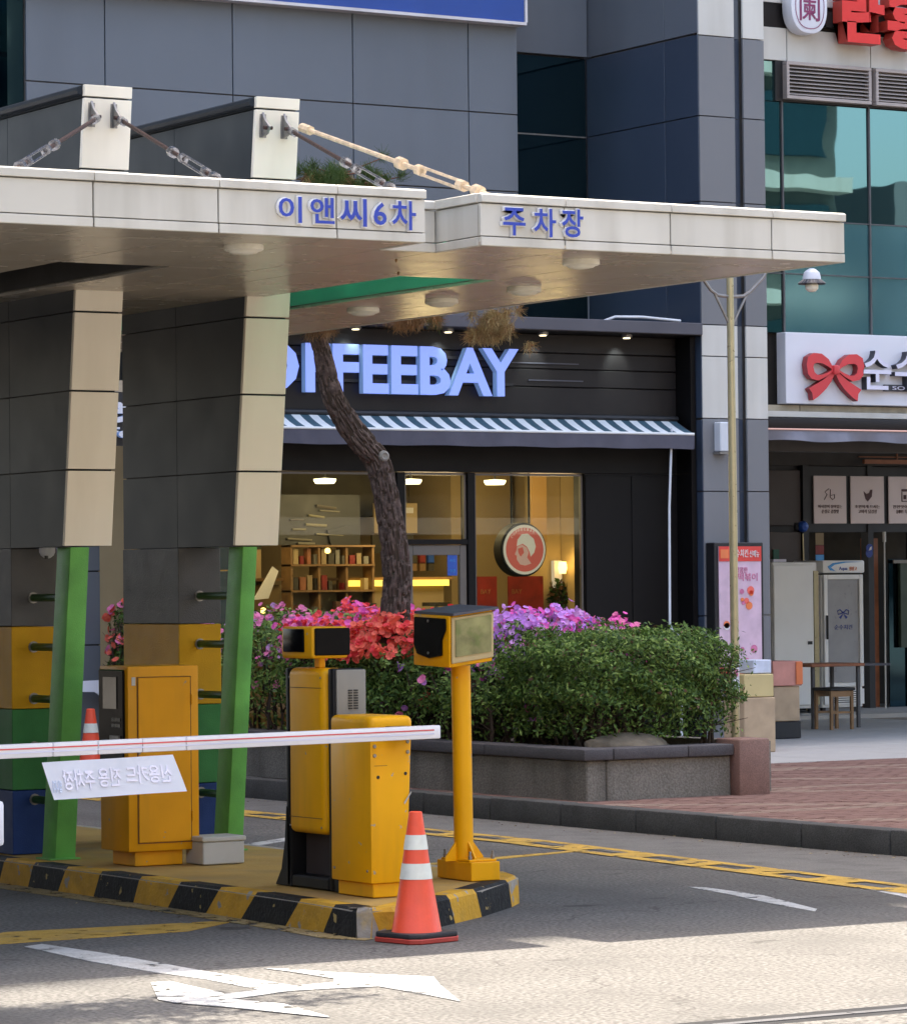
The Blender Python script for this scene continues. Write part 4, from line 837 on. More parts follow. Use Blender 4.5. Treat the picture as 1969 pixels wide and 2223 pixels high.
# ============================================================ PLANTER
pl = thing('planter', (16.4, 26.5, .15), 'grey concrete planter with a dark coping beside the kerb', 'planter')
box(15.68, 15.86, 23.58, 31.3, .14, .47).build('side_wall', 'concrete', pl, bev=.01)
box(15.865, 17.04, 23.58, 23.76, .14, .47).build('front_wall', 'concrete', pl, bev=.01)
y = 23.53
for L in (1.45,1.5,1.5,1.5,1.6): box(15.63, 15.90, y+.003, y+L-.003, .472, .56).build('coping_stone', 'coping', pl, bev=.012, seg=2); y += L
box(15.905, 16.60, 23.53, 23.79, .472, .56).build('coping_stone', 'coping', pl, bev=.012, seg=2); box(16.606, 17.04, 23.53, 23.79, .472, .56).build('coping_stone', 'coping', pl, bev=.012, seg=2)
box(15.87, 17.445, 23.805, 31.2, .15, .49).build('soil_bed', 'soil', pl)
box(17.45, 17.60, 23.81, 31.2, .15, .56).build('rear_wall', 'concrete', pl)
bk = MB().box(17.045, 17.345, 23.47, 23.80, .14, .60).build('corner_block', 'brown_stone', pl, bev=.02, seg=2)
for i, (x, yy, r_) in enumerate(((16.35,24.0,.26),(15.98,24.6,.07),(16.0,25.1,.06),(15.97,25.5,.05),(16.55,23.95,.12))):
    bm = bmesh.new(); bmesh.ops.create_icosphere(bm, subdivisions=3, radius=1)
    rr_ = np.random.default_rng(i)
    ph = rr_.uniform(0, 6, 6)
    for v in bm.verts:
        c_ = v.co; d = 1+.12*math.sin(3*c_.x+ph[0])*math.sin(4*c_.y+ph[1])+.08*math.sin(7*c_.z+ph[2]+3*c_.x)
        v.co = Vector((c_.x*d*r_*1.5, c_.y*d*r_, c_.z*d*r_*.62))
    m_ = bpy.data.meshes.new('rock'); bm.to_mesh(m_); bm.free(); m_.materials.append(K['rock'])
    for p in m_.polygons: p.use_smooth = True
    o = bpy.data.objects.new('rock', m_); COL.objects.link(o); o.location = (x, yy, .50); 
    tag(o, ('large tan rock under the clipped hedge', 'small stone on the soil nearest the planter corner', 'small stone in the middle of the soil edge', 'small pale stone below the azaleas', 'small rock right of the large tan rock')[i], 'rock', 'stones in the planter bed')

# ------------------------------------------------------------ foliage
def leaves(n, c, rad, ex, size, seed, zmin=-.99, shell=.28, flat=.0, lump=.10):
    g = np.random.default_rng(seed)
    d = g.normal(size=(n, 3)); 
    d /= (np.abs(d)**ex).sum(1)[:, None]**(1/ex)
    rr = 1-shell*g.random(n)**1.6
    ph = g.uniform(0, 6.28, 9)
    L = 1+lump*(np.sin(d[:,0]*5+ph[0])*np.sin(d[:,1]*6+ph[1])+.7*np.sin(d[:,2]*9+ph[2]+d[:,0]*7)+.5*np.sin(d[:,1]*14+ph[3]))
    p = d*rr[:, None]*L[:, None]
    p = p[p[:, 2] > zmin]; d = d[:len(p)] if False else p/np.linalg.norm(p, axis=1)[:, None]
    n = len(p); P = np.array(c)+p*np.array(rad)
    nr = d*np.array([1, 1, 1.1])+g.normal(size=(n, 3))*.75+np.array([0, 0, .35]); nr /= np.linalg.norm(nr, axis=1)[:, None]
    a = np.cross(nr, g.normal(size=(n, 3))); a /= np.linalg.norm(a, axis=1)[:, None]; b = np.cross(nr, a)
    s = size*g.uniform(.6, 1.25, n)[:, None]
    V = np.stack([P-a*s, P-b*s*.42+nr*s*.12, P+a*s, P+b*s*.42+nr*s*.12], 1).reshape(-1, 3)
    return V, n, P, nr
def leaf_obj(name, V, n, mi, mats, parent, kind=None):
    me = bpy.data.meshes.new(name); org = parent['_w']
    V = V-np.array(org)
    me.vertices.add(len(V)); me.vertices.foreach_set('co', V.astype(np.float32).ravel())
    me.loops.add(n*4); me.loops.foreach_set('vertex_index', np.arange(n*4, dtype=np.int32))
    me.polygons.add(n); me.polygons.foreach_set('loop_start', np.arange(0, n*4, 4, dtype=np.int32))
    for m in mats: me.materials.append(K[m])
    me.polygons.foreach_set('material_index', np.asarray(mi, dtype=np.int32)); me.update(calc_edges=True)
    o = bpy.data.objects.new(name, me); COL.objects.link(o); o.parent = parent; o['_w'] = org
    tag(o, kind=kind); return o
def bush(name, label, cat, c, rad, n, size, seed, mats=('leaf0','leaf1','leaf2','leaf3'), wts=(.35,.3,.15,.2), ex=3.0, flowers=None, group=None, zmin=-.92, lump=.10):
    t = thing(name, (c[0], c[1], .49), label, cat, group)
    V, k_, P, nr = leaves(n, c, rad, ex, size, seed, zmin, lump=lump)
    g = np.random.default_rng(seed+1)
    g0_ = np.random.default_rng(seed+5); dz_ = (P[:, 2]-c[2])/rad[2]; kp = (dz_ > -.25) | (g0_.random(len(P)) < (.62+.55*dz_).clip(.12, 1)); V = V.reshape(-1, 4, 3)[kp].reshape(-1, 3); P = P[kp]; nr = nr[kp]; k_ = len(P)
    if name == 'clipped_hedge':
        V2, k2_, P2, n2 = leaves(1500, (c[0], c[1], c[2]+.02), (rad[0]*1.05, rad[1]*1.05, rad[2]*1.10), ex, size*1.1, seed+90, -.2, shell=.05, lump=lump)
        V = np.concatenate([V, V2]); k_ += k2_
    leaf_obj('foliage', V, k_, g.choice(len(mats), k_, p=np.array(wts)/sum(wts)), mats, t)
    st = MB()
    for i in range(44):
        x = c[0]+rad[0]*.75*g.uniform(-1, 1); yy = c[1]+rad[1]*.75*g.uniform(-1, 1)
        pth = [(x, yy, .48)]; z = .48
        bx, by = x, yy
        for q in range(4):
            z += (c[2]+rad[2]*.6-.48)/4; bx += g.normal()*.05; by += g.normal()*.05; pth.append((bx, by, z))
        st.tube(pth, [.016,.013,.010,.008,.004], n=5)
        for q in (1, 2, 3):
            for _ in range(2):
                p = pth[q]; st.tube([p, (p[0]+g.normal()*.12, p[1]+g.normal()*.12, p[2]+.12*g.random()+.05)], [.006,.002], n=4)
    st.build('stems', 'twig', t)
    if flowers:
        for (cols, cnt, zone, fs) in flowers:
            V, k_, P, nr = leaves(cnt*6, c, [r*1.04 for r in rad], ex, .02, seed+7, -.6, shell=.06, lump=lump)
            ok = [i for i in range(len(P)) if zone(P[i], (P[i]-np.array(c))/np.array(rad))][:cnt]
            vv = []; mi = []
            for i in ok:
                # blossoms come in small clusters of five-petal cups
                for q in range(int(g.integers(2, 5))):
                    p = P[i]+g.normal(size=3)*.026; nn_ = nr[i]+np.array([-.35,-.55,.25])+g.normal(size=3)*.4; nn_ /= np.linalg.norm(nn_)
                    a = np.cross(nn_, [0.3, .2, .9]); a /= np.linalg.norm(a); b = np.cross(nn_, a); s = fs*g.uniform(.75, 1.2); m_ = int(g.integers(0, len(cols)))
                    for w_ in range(5):
                        th = w_*1.2566+g.random()*.2; dd = a*math.cos(th)+b*math.sin(th); ee = -a*math.sin(th)+b*math.cos(th)
                        vv += [p, p+dd*s*.75-ee*s*.55+nn_*s*.3, p+dd*s*1.02+nn_*s*.36, p+dd*s*.75+ee*s*.55+nn_*s*.3]; mi.append(m_)
            if vv: leaf_obj('blossoms', np.array(vv), len(mi), mi, cols, t, kind='stuff')
    return t
Gz = 'flowering azaleas in the planter'
box_h = bush('clipped_hedge', 'dark green clipped boxwood hedge at the planter corner', 'hedge', (16.66, 24.55, .99), (.78, .76, .44), 52000, .023, 5, mats=('leaf0','leaf1','leaf2','leaf3','leaf_dry'), wts=(.37,.30,.14,.15,.03), lump=.07, ex=6.5, zmin=-.86)
bush('azalea_bush', 'azalea hung with bright purple and violet blossoms above the clipped hedge', 'azalea', (16.75, 26.0, 1.00), (.78, .70, .54), 14000, .028, 21, group=Gz,
     flowers=[(('f_purple','f_purple','f_lilac','f_magenta'), 620, lambda p, d: d[2] > .45 or (d[0] < -.5 and d[2] > .1 and d[1] < .1), .029)])
bush('azalea_bush', 'azalea with magenta pink blossoms at the right end of the flower row', 'azalea', (17.15, 25.8, 1.00), (.42, .55, .48), 8000, .028, 22, group=Gz,
     flowers=[(('f_magenta','f_pink'), 340, lambda p, d: d[2] > .4, .029)])
bush('azalea_bush', 'azalea massed with scarlet red blossoms between the two display heads', 'azalea', (16.40, 27.1, .97), (.72, .60, .53), 14000, .028, 23, group=Gz,
     flowers=[(('f_red','f_coral','f_coral'), 1000, lambda p, d: d[2] > .5, .031), (('f_coral',), 16, lambda p, d: d[2] < 0, .035)])
bush('azalea_bush', 'azalea with mixed magenta and scarlet blossoms by the pine trunk', 'azalea', (16.5, 28.2, 1.02), (.8, .6, .54), 12000, .028, 24, group=Gz,
     flowers=[(('f_magenta','f_pink','f_red'), 520, lambda p, d: d[2] > .55, .029)])
bush('azalea_bush', 'pale lilac azalea with loose green leaves behind the green post', 'azalea', (16.45, 29.45, 1.02), (.85, .8, .56), 14000, .03, 25, group=Gz, wts=(.25,.35,.3,.1),
     flowers=[(('f_lilac','f_pink','f_pink'), 170, lambda p, d: d[2] > -.3, .029)])
bush('azalea_bush', 'low leafy azalea with few violet flowers along the planter side', 'azalea', (16.15, 26.0, .88), (.40, 1.0, .40), 10000, .026, 26, group=Gz, wts=(.3,.35,.2,.15),
     flowers=[(('f_purple','f_pink'), 12, lambda p, d: d[0] < 0, .035)])
bush('azalea_bush', 'pink azalea glimpsed in the gap between the left canopy columns', 'azalea', (15.62, 31.15, 1.15), (.16, .3, .62), 6000, .03, 27, group=Gz,
     flowers=[(('f_pink','f_coral'), 60, lambda p, d: d[2] > -.2, .045)])
bush('shrub', 'dark leafy shrub filling the planter behind the red azaleas', 'shrub', (17.1, 28.6, .95), (.45, 1.6, .45), 10000, .03, 28)

# ------------------------------------------------------------ pine
pt = thing('pine_tree', (16.1, 27, .49), 'leaning pine with rough dark bark and drooping dry needle tufts', 'tree')
path = [(16.08,27,.45),(16.03,27,1.0),(16.02,27,1.613),(16.04,27,1.92),(15.98,27,2.38),(15.87,27,2.85),(15.74,27,3.02),(15.60,27,3.17),(15.49,27,3.33),(15.41,27,3.48),(15.33,27,3.80),(15.26,27,4.07),(15.20,26.9,4.4),(15.1,26.8,4.9)]
rad_ = [.16,.135,.12,.115,.108,.105,.102,.098,.092,.088,.072,.062,.055,.03]
# dense bark surface with plates
P_ = [Vector(p) for p in path]; seglen = [0]
for i in range(1, len(P_)): seglen.append(seglen[-1]+(P_[i]-P_[i-1]).length)
tot = seglen[-1]; NS, NR = 260, 48; vs = []; bedge = []; gph = np.random.default_rng(3).uniform(0, 6.28, 12)
from mathutils import noise as mnoise
def at(t):
    s = t*tot
    for i in range(1, len(P_)):
        if s <= seglen[i]+1e-6: break
    u = (s-seglen[i-1])/(seglen[i]-seglen[i-1]); p0 = P_[max(i-2,0)]; p1 = P_[i-1]; p2 = P_[i]; p3 = P_[min(i+1,len(P_)-1)]
    q = .5*((2*p1)+(-p0+p2)*u+(2*p0-5*p1+4*p2-p3)*u*u+(-p0+3*p1-3*p2+p3)*u**3)
    return q, rad_[i-1]*(1-u)+rad_[i]*u
for i in range(NS):
    p, r_ = at(i/(NS-1)); pn, _ = at(min(1, i/(NS-1)+.01)); pp, _ = at(max(0, i/(NS-1)-.01)); d = (pn-pp).normalized()
    a = d.cross(Vector((0, 1, 0))).normalized(); b = d.cross(a)
    for j in range(NR):
        t = 2*math.pi*j/NR; q = Vector((math.cos(t)*2.6, math.sin(t)*2.6, i*tot/NS*4.2))
        dv = mnoise.voronoi(q*1.35)[0]; ed = min(1, (dv[1]-dv[0])*3.2)
        rr = r_*(0.90+.19*ed+.09*mnoise.noise(q*.6))
        vs.append(p+(a*math.cos(t)+b*math.sin(t))*rr); bedge.append(ed)
MB().raw(vs, [(i*NR+j, i*NR+(j+1)%NR, (i+1)*NR+(j+1)%NR, (i+1)*NR+j) for i in range(NS-1) for j in range(NR)], [1 if bedge[i*NR+j] < .35 else 0 for i in range(NS-1) for j in range(NR)]).build('trunk', ['bark', 'twig'], pt)
MB().lathe([(.05,0),(.045,-.02),(.03,-.028),(.012,-.02),(0,-.022)], (15.86, 26.90, 2.93), n=14, ax='y').build('knot', 'grey_metal', pt)
br = MB()
tufts = []
g = np.random.default_rng(9)
ends = [((15.25,26.9,4.2),(14.55,26.0,5.05)),((15.1,26.8,4.7),(14.95,26.0,5.2)),((15.1,26.8,4.8),(15.3,26.0,5.15)),((15.25,26.9,4.3),(15.55,26.2,4.15)),((15.2,26.9,4.5),(15.85,26.1,4.2)),((15.2,26.9,4.5),(16.45,26.0,4.25)),((15.1,26.8,4.9),(14.3,27.4,5.2)),((15.1,26.8,4.8),(16.0,27.8,5.0)),((15.2,26.9,4.4),(16.6,26.1,4.6)),((15.25,26.9,4.1),(15.1,26.6,4.12))]
for a, b in ends:
    a = Vector(a); b = Vector(b); mid = (a+b)/2+Vector((g.normal()*.05, g.normal()*.05, .15)); br.tube([a, mid, b], [.028,.02,.008], n=6)
    for _ in range(16):
        t = .45+.6*g.random(); p = a.lerp(mid, min(1, t*2)) if t < .5 else mid.lerp(b, (t-.5)*2)
        q = p+Vector((g.normal()*.16, g.normal()*.16, g.normal()*.07)); br.tube([p, q], [.008,.004], n=4); tufts.append((q, 'd' if b.z < 4.5 and b.x > 15.3 else 'u'))
br.build('branch', 'bark_red', pt)
for _ in range(46): tufts.append((Vector((16.40+g.normal()*.09, 26.0+g.normal()*.1, 4.0+g.normal()*.09)), 'y'))
for _ in range(30): tufts.append((Vector((15.56+g.normal()*.12, 26.05+g.normal()*.1, 4.05+g.normal()*.04)), 'b'))
for _ in range(14): tufts.append((Vector((15.18+g.normal()*.06, 26.8+g.normal()*.1, 4.02+g.normal()*.05)), 'b'))
for _ in range(10): tufts.append((Vector((15.88+g.normal()*.05, 26.1+g.normal()*.1, 4.08+g.normal()*.03)), 'g'))
for _ in range(44): tufts.append((Vector((14.60+g.random()*.75, 26.0+g.normal()*.12, 5.02+g.random()*.16)), 'g' if g.random() < .6 else 'd'))
vv = []; mi = []
for q, kd in tufts:
    ax_ = g.normal(size=3); ax_[2] = abs(ax_[2])+.3 if kd in 'ug' else -abs(ax_[2]); ax_ /= np.linalg.norm(ax_)
    for _ in range(80):
        d = ax_*.6+g.normal(size=3)*.55; d /= np.linalg.norm(d); L = .09*g.uniform(.6, 1.2); s = np.cross(d, [.3,.5,.8]); s /= np.linalg.norm(s); s = s*.0022
        p = np.array(q)+g.normal(size=3)*.018
        vv += [p-s, p+s, p+d*L+s*.4, p+d*L-s*.4]; mi.append({'u': 0, 'd': int(g.integers(0, 3)), 'y': 2 if g.random() > .25 else 1, 'b': 1, 'g': 0}[kd])
leaf_obj('crown', np.array(vv), len(mi), mi, ('needle_g','needle_b','needle_y'), pt)

# street tree left of the frame that dapples the road
stt = thing('street_tree', (4.6, 14.6, 0), 'broadleaf street tree at the left whose crown dapples the sunlit road', 'tree')
MB().tube([(4.6,14.6,0),(4.65,14.6,2.2),(4.8,14.6,4.3),(5.1,14.7,6.0)], [.17,.14,.12,.05], n=12).build('trunk', 'bark', stt)
b = MB()
for q in ((6.6,14.6,6.2),(7.4,14.4,5.9),(5.6,15.3,7.4),(3.6,14.2,6.8),(4.2,15.4,7.6),(6.9,13.9,5.7)): b.tube([(4.82,14.6,4.3),((4.82+q[0])/2,14.6,(4.3+q[2])/2+.3),q], [.07,.045,.015], n=7)
b.build('branch', 'bark', stt)
V1, k1, _, _ = leaves(5200, (4.9, 14.7, 7.0), (2.0, 1.5, 1.5), 2, .06, 51, shell=.9, lump=.2)
V2, k2, _, _ = leaves(4200, (6.75, 16.0, 6.0), (1.5, .55, .50), 2, .055, 52, shell=.95, lump=.3)
leaf_obj('crown', np.concatenate([V1, V2]), k1+k2, g.choice(3, k1+k2), ('leaf0','leaf1','leaf2'), stt)

# ============================================================ TRAFFIC ISLAND
isl = thing('traffic_island', (10.3, 19, 0), 'raised yellow painted island with black and yellow striped kerb', 'traffic island')
HI = .155
outL = [(9.60,30.0),(9.60,20.6),(9.61,18.2),(9.58,17.2),(9.54,16.55)]
nose = [(9.60,16.44),(9.72,16.43)]
outR = [(10.74,17.20),(11.20,17.62),(11.36,17.80),(11.47,18.05),(11.5,18.4),(11.5,30.0)]
top = outL+nose+outR
MB().prism(top, 0.0, HI-.012).build('slab', 'curb_grey', isl)
ins = [(9.74,30),(9.74,20.6),(9.75,18.2),(9.72,17.2),(9.70,16.62),(9.78,16.58),(10.70,17.36),(11.14,17.74),(11.30,18.0),(11.36,18.4),(11.36,30)]
MB().prism(ins, HI-.012, HI-.002).build('top_surface', 'island_top', isl)
# striped kerb segments: (top position, bottom position) along the left edge in Y, along the nose edge by X
def kerbseg(p0, p1, q0, q1, i0, i1, m):
    """p bottom, q top outer, i inner"""
    b = MB(); bt, tp_ = 0.0, HI
    o = .012
    v = [(p0[0],p0[1],bt),(p1[0],p1[1],bt),(q1[0],q1[1],tp_-.02),(q0[0],q0[1],tp_-.02)]
    n0 = (Vector((i0[0]-q0[0], i0[1]-q0[1]))).normalized()*.02; n1 = (Vector((i1[0]-q1[0], i1[1]-q1[1]))).normalized()*.02
    v += [(q1[0]+n1.x,q1[1]+n1.y,tp_+.003),(q0[0]+n0.x,q0[1]+n0.y,tp_+.003),(i1[0],i1[1],tp_),(i0[0],i0[1],tp_)]
    b.raw(v, [(0,1,2,3),(3,2,4,5),(5,4,6,7)]).build('kerb_stripe', m, isl, smooth=False)
def LX(y):
    for (x0, y0), (x1, y1) in zip(outL[:-1], outL[1:]):
        if y1 <= y <= y0: return x0+(x1-x0)*(y0-y)/(y0-y1)
    return outL[-1][0]
tY = [24.0,22.3,21.45,20.95,20.53,20.08,19.62,19.11,18.62,18.14,17.70,17.18,16.77,16.50]
bY = [24.1,22.4,21.55,21.02,20.60,20.18,19.70,19.18,18.75,18.29,17.86,17.33,16.88,16.50]
cols = ['curb_black','curb_yellow']*7
for i in range(len(tY)-1):
    m = 'curb_black' if i % 2 == 0 else 'curb_yellow'
    # pattern: 20.53-20.08 black (i=4)
    kerbseg((LX(bY[i])-.006,bY[i]), (LX(bY[i+1])-.006,bY[i+1]), (LX(tY[i])-.003,tY[i]), (LX(tY[i+1])-.003,tY[i+1]), (LX(tY[i])+.13,tY[i]), (LX(tY[i+1])+.13,max(tY[i+1],16.6)), m)
def NY(x):
    pl_ = [(9.54,16.50),(9.62,16.42),(9.72,16.42),(10.74,17.19),(11.20,17.61),(11.36,17.79)]
    for (x0, y0), (x1, y1) in zip(pl_[:-1], pl_[1:]):
        if x0 <= x <= x1: return y0+(y1-y0)*(x-x0)/(x1-x0)
    return pl_[-1][1]
tX = [9.54,9.62,9.72,10.28,10.74,11.20,11.33]; bX = [9.54,9.60,9.71,10.36,10.73,11.22,11.345]
cm = ['curb_grey','curb_yellow','curb_yellow','curb_black','curb_yellow','curb_black','curb_yellow']
cm = ['curb_grey','curb_yellow','curb_yellow','curb_yellow','curb_black','curb_yellow']
tX = [9.54,9.60,9.72,10.06,10.34,10.66,11.14]; bX = [9.54,9.59,9.71,10.05,10.40,10.72,11.18]
cm = ['curb_grey','curb_yellow','curb_yellow','curb_black','curb_yellow','curb_black']
for i in range(len(tX)-1):
    kerbseg((bX[i],NY(bX[i])-.004), (bX[i+1],NY(bX[i+1])-.004), (tX[i],NY(tX[i])), (tX[i+1],NY(tX[i+1])), (max(9.67,tX[i]-.07),NY(tX[i])+.12), (tX[i+1]-.08,NY(tX[i+1])+.12), cm[i])
kerbseg((11.18,17.59),(11.36,17.79),(11.14,17.565),(11.36,17.80),(11.06,17.685),(11.24,17.88),'curb_yellow')
kerbseg((11.36,17.79),(11.48,18.1),(11.36,17.80),(11.47,18.1),(11.24,17.88),(11.34,18.15),'curb_yellow')
# painted strip at the kerb foot
MB().poly([(9.30,30),(9.59,30),(9.60,18.2),(9.57,17.2),(9.53,16.55),(9.60,16.42),(9.52,16.38),(9.40,16.60),(9.44,17.2),(9.46,18.2),(9.42,20.6)], .005).build('foot_strip', 'paint_dull', isl)

lt = MB()
for _ in range(240):
    if random.random() < .5: x, y = 9.55-abs(random.gauss(0,.12)), random.uniform(16.4, 21)
    else: x, y = random.uniform(14.9, 15.2), random.uniform(18.5, 28)
    a = random.random()*6.28; r_ = random.uniform(.006, .018); dx, dy = math.cos(a)*r_, math.sin(a)*r_
    lt.raw([(x-dx,y-dy,.012),(x+dy*.4,y-dx*.4,.014),(x+dx,y+dy,.012),(x-dy*.4,y+dx*.4,.016)], [(0,1,2,3)], random.choice([0,0,1]))
lt.build('leaf_litter', ['leaf_dry','needle_y'], kind='stuff', label='small dry leaves and grit along the kerbs', cat='leaf litter')
# grey junction box
gbx = thing('junction_box', (10.45, 19.8, .155), 'low grey lidded junction box at the foot of the right green post', 'box')
box(10.305, 10.585, 19.65, 19.88, .158, .295).build('body', 'box_grey', gbx, bev=.006); box(10.297, 10.593, 19.64, 19.89, .296, .325).build('lid', 'box_grey', gbx, bev=.005)

# yellow cabinet with screen on its left side
yc = thing('ticket_cabinet', (10.1, 20, .155), 'ochre yellow ticket cabinet with a black screen on its left side', 'ticket machine')
box(9.94, 10.26, 19.83, 20.13, .157, .245).build('plinth', 'yellow_old', yc, bev=.004)
box(9.88, 10.355, 19.79, 20.17, .246, 1.355).build('body', 'yellow_old', yc, bev=.008, seg=2)
box(9.945, 10.295, 19.778, 19.788, .30, 1.285).build('door', 'yellow_old', yc, bev=.003)
MB().box(9.94, 9.943, 19.782, 19.789, .295, 1.29).box(10.297, 10.30, 19.782, 19.789, .295, 1.29).box(9.94, 10.30, 19.782, 19.789, 1.288, 1.291).box(9.94, 10.30, 19.782, 19.789, .294, .297).build('door_gap', 'bark_red', yc)
fcp = MB().box(9.862, 9.879, 19.82, 20.15, .88, 1.335).build('front_panel', 'black_gloss', yc, bev=.006)
box(9.857, 9.861, 19.90, 20.08, 1.10, 1.29).build('screen', mat('screen_dark', (0.02,0.025,0.022), .1), fcp)
for k_ in range(6): box(9.857, 9.861, 19.86+.04*(k_ % 3), 19.885+.04*(k_ % 3), .99+.035*(k_//3), 1.01+.035*(k_//3)).build('button', 'grey_metal', fcp)
box(9.850, 9.861, 19.86, 19.98, .90, .94).build('card_slot', 'steel', fcp)
MB().box(9.87, 9.8795, 19.84, 20.15, .60, .86).build('lower_panel', 'black_plastic', yc)

for z in (.45,1.15): MB().tube([(10.302,19.775,z-.03),(10.302,19.775,z+.03)], .007, n=8).build('hinge', 'yellow_old', yc)
MB().lathe([(0,-.004),(.010,-.003),(.012,0),(0,0)], (9.962, 19.777, .80), n=12, ax='y').build('lock', 'steel', yc)
MB().box(9.905, 9.93, 19.786, 19.789, 1.24, 1.29).build('sticker', 'box_grey', yc)
# LPR machine with black frame
lp = thing('payment_kiosk', (10.05, 17.7, .155), 'slim yellow payment kiosk on a flared black stand with small black display on top', 'ticket machine')
# side plates: profile in (y,z) extruded in x ; two plates at near and far y edge seen from -X
for (ya, yb_, nm) in ((17.47,17.53,'side_frame'),(17.955,18.005,'side_frame')):
    near = ya < 17.6
    MB().box(9.965, 10.16, ya, yb_, .157, 1.372).build(nm, 'black_plastic', lp, bev=.012, seg=2)
# flared feet
MB().prism([(17.955,.157),(18.14,.157),(18.07,.25),(18.03,.40),(18.008,.60),(17.98,.60)], 9.965, 10.16, 'x').build('flare', 'black_plastic', lp, bev=.004)
MB().prism([(17.47,.157),(17.38,.157),(17.43,.22),(17.465,.34),(17.468,.5),(17.5,.5)], 9.965, 10.16, 'x').build('flare', 'black_plastic', lp, bev=.004)
box(9.965, 10.16, 17.535, 17.95, .157, .225).build('base_plate', 'black_plastic', lp, bev=.01)
box(10.06, 10.14, 17.64, 17.95, .226, .50).build('inner_post', 'wood_red' if False else mat('smoked_panel', (0.07,0.055,0.05), .2), lp)
box(9.945, 10.10, 17.545, 17.945, .46, 1.372).build('yellow_cover', 'yellow', lp, bev=.04, seg=4)
MB().box(9.942, 9.9445, 17.56, 17.93, 1.262, 1.265).box(9.942, 9.9445, 17.56, 17.93, .548, .551).build('cover_joint', 'bark_red', lp)
box(9.98, 10.165, 17.452, 17.468, .8, 1.365).build('rear_panel', 'grey_metal', lp, bev=.012, seg=2)
for k_ in range(8):
    for c_ in (0, 1): box(10.05+.035*c_, 10.075+.035*c_, 17.446, 17.451, 1.15+k_*.014, 1.157+k_*.014).build('vent_slot', 'frame_black', lp)
MB().box(9.99, 10.03, 17.66, 17.72, 1.372, 1.43).build('neck', 'yellow', lp, bev=.006)
hd = MB().box(9.90, 10.13, 17.58, 17.93, 1.425, 1.60).build('display_head', 'yellow', lp, bev=.018, seg=3)
box(9.888, 9.8985, 17.66, 17.89, 1.46, 1.588).build('camera_window', 'black_gloss', hd, bev=.012, seg=2)
box(9.912, 10.135, 17.568, 17.5785, 1.442, 1.592).build('screen', 'black_gloss', hd, bev=.006)

for y_ in (17.57, 17.92):
    for z_ in (.50, 1.32): MB().lathe([(0,-.003),(.006,-.002),(.007,0),(0,0)], (9.944, y_, z_), n=8, ax='x').build('screw', 'steel', lp)
# barrier box
bb_ = thing('barrier_machine', (10.03, 17.15, .155), 'tall yellow barrier box with domed cap carrying the white arm', 'barrier')
def taper(x0, x1, y0, y1, z0, z1, dx): 
    return MB().raw([(x0,y0,z0),(x1-dx,y0,z0),(x1-dx,y1,z0),(x0,y1,z0),(x0,y0,z1),(x1,y0,z1),(x1,y1,z1),(x0,y1,z1)], [(0,3,2,1),(4,5,6,7),(0,1,5,4),(1,2,6,5),(2,3,7,6),(3,0,4,7)])
taper(9.90, 10.155, 16.96, 17.39, .235, 1.005, .035).build('body', 'yellow', bb_, bev=.008, seg=2)
box(9.925, 10.09, 16.985, 17.36, .157, .234).build('plinth', 'yellow', bb_, bev=.005)
box(9.895, 10.165, 16.95, 17.395, 1.008, 1.125).build('cap', 'yellow', bb_, bev=.035, seg=4)
box(9.99, 10.13, 16.935, 16.949, 1.03, 1.07).build('arm_slot', 'frame_black', bb_)
for x, z in ((9.925,.965),(9.925,.915),(10.13,.985),(10.13,.93)): MB().lathe([(0,-.006),(.009,-.005),(.011,0),(0,0)], (x, 16.957, z), n=10, ax='y').build('bolt', 'steel', bb_)
for x, z in ((9.945,.80),(10.115,.815)): MB().lathe([(0,-.002),(.009,-.002),(.010,0),(0,0)], (x, 16.957, z), n=10, ax='y').build('keyhole', 'frame_black', bb_)
MB().raw([(10.10,16.952,.66),(10.145,16.952,.72),(10.148,16.952,.712),(10.105,16.952,.65)], [(0,1,2,3)]).build('scratch', 'box_grey', bb_)
MB().box(9.92, 10.0, 16.9535, 16.956, .86, .862).build('scratch', 'bark_red', bb_)
for y_ in (17.0, 17.35): MB().lathe([(0,-.003),(.007,-.002),(.008,0),(0,0)], (9.898, y_, .30), n=8, ax='x').build('bolt', 'steel', bb_)
# arm
arm = thing('boom_barrier', (10.0, 16.85, 1.04), 'long white lowered barrier arm with a thin red line', 'barrier arm')
def az(x): return 1.038-.0105*(10.244-x)-.0
cuts = [5.0,6.9,7.97,8.22,8.47,8.72,10.244]
for a, b_ in zip(cuts[:-1], cuts[1:]):
    g_ = .0015
    MB().raw([(a+g_,16.80,az(a)-.035),(b_-g_,16.80,az(b_)-.035),(b_-g_,16.86,az(b_)-.035),(a+g_,16.86,az(a)-.035),(a+g_,16.80,az(a)+.035),(b_-g_,16.80,az(b_)+.035),(b_-g_,16.86,az(b_)+.035),(a+g_,16.86,az(a)+.035)],
             [(0,3,2,1),(4,5,6,7),(0,1,5,4),(1,2,6,5),(2,3,7,6),(3,0,4,7)]).build('beam_section', 'white_arm', arm, bev=.006, seg=2)
b = MB()
for x0, x1 in ((5.0,8.217),(8.223,10.2)): b.raw([(x0,16.797,az(x0)+.008),(x1,16.797,az(x1)+.008),(x1,16.797,az(x1)+.015),(x0,16.797,az(x0)+.015)], [(0,1,2,3)])
b.build('red_line', 'red_line', arm)
MB().raw([(5,16.797,az(5)-.012),(10.2,16.797,az(10.2)-.012),(10.2,16.797,az(10.2)-.004),(5,16.797,az(5)-.004)], [(0,1,2,3)]).build('pale_groove', 'lilac', arm)
box(10.0, 10.12, 16.862, 16.934, 1.0, 1.07).build('arm_clamp', 'steel', arm, bev=.004)
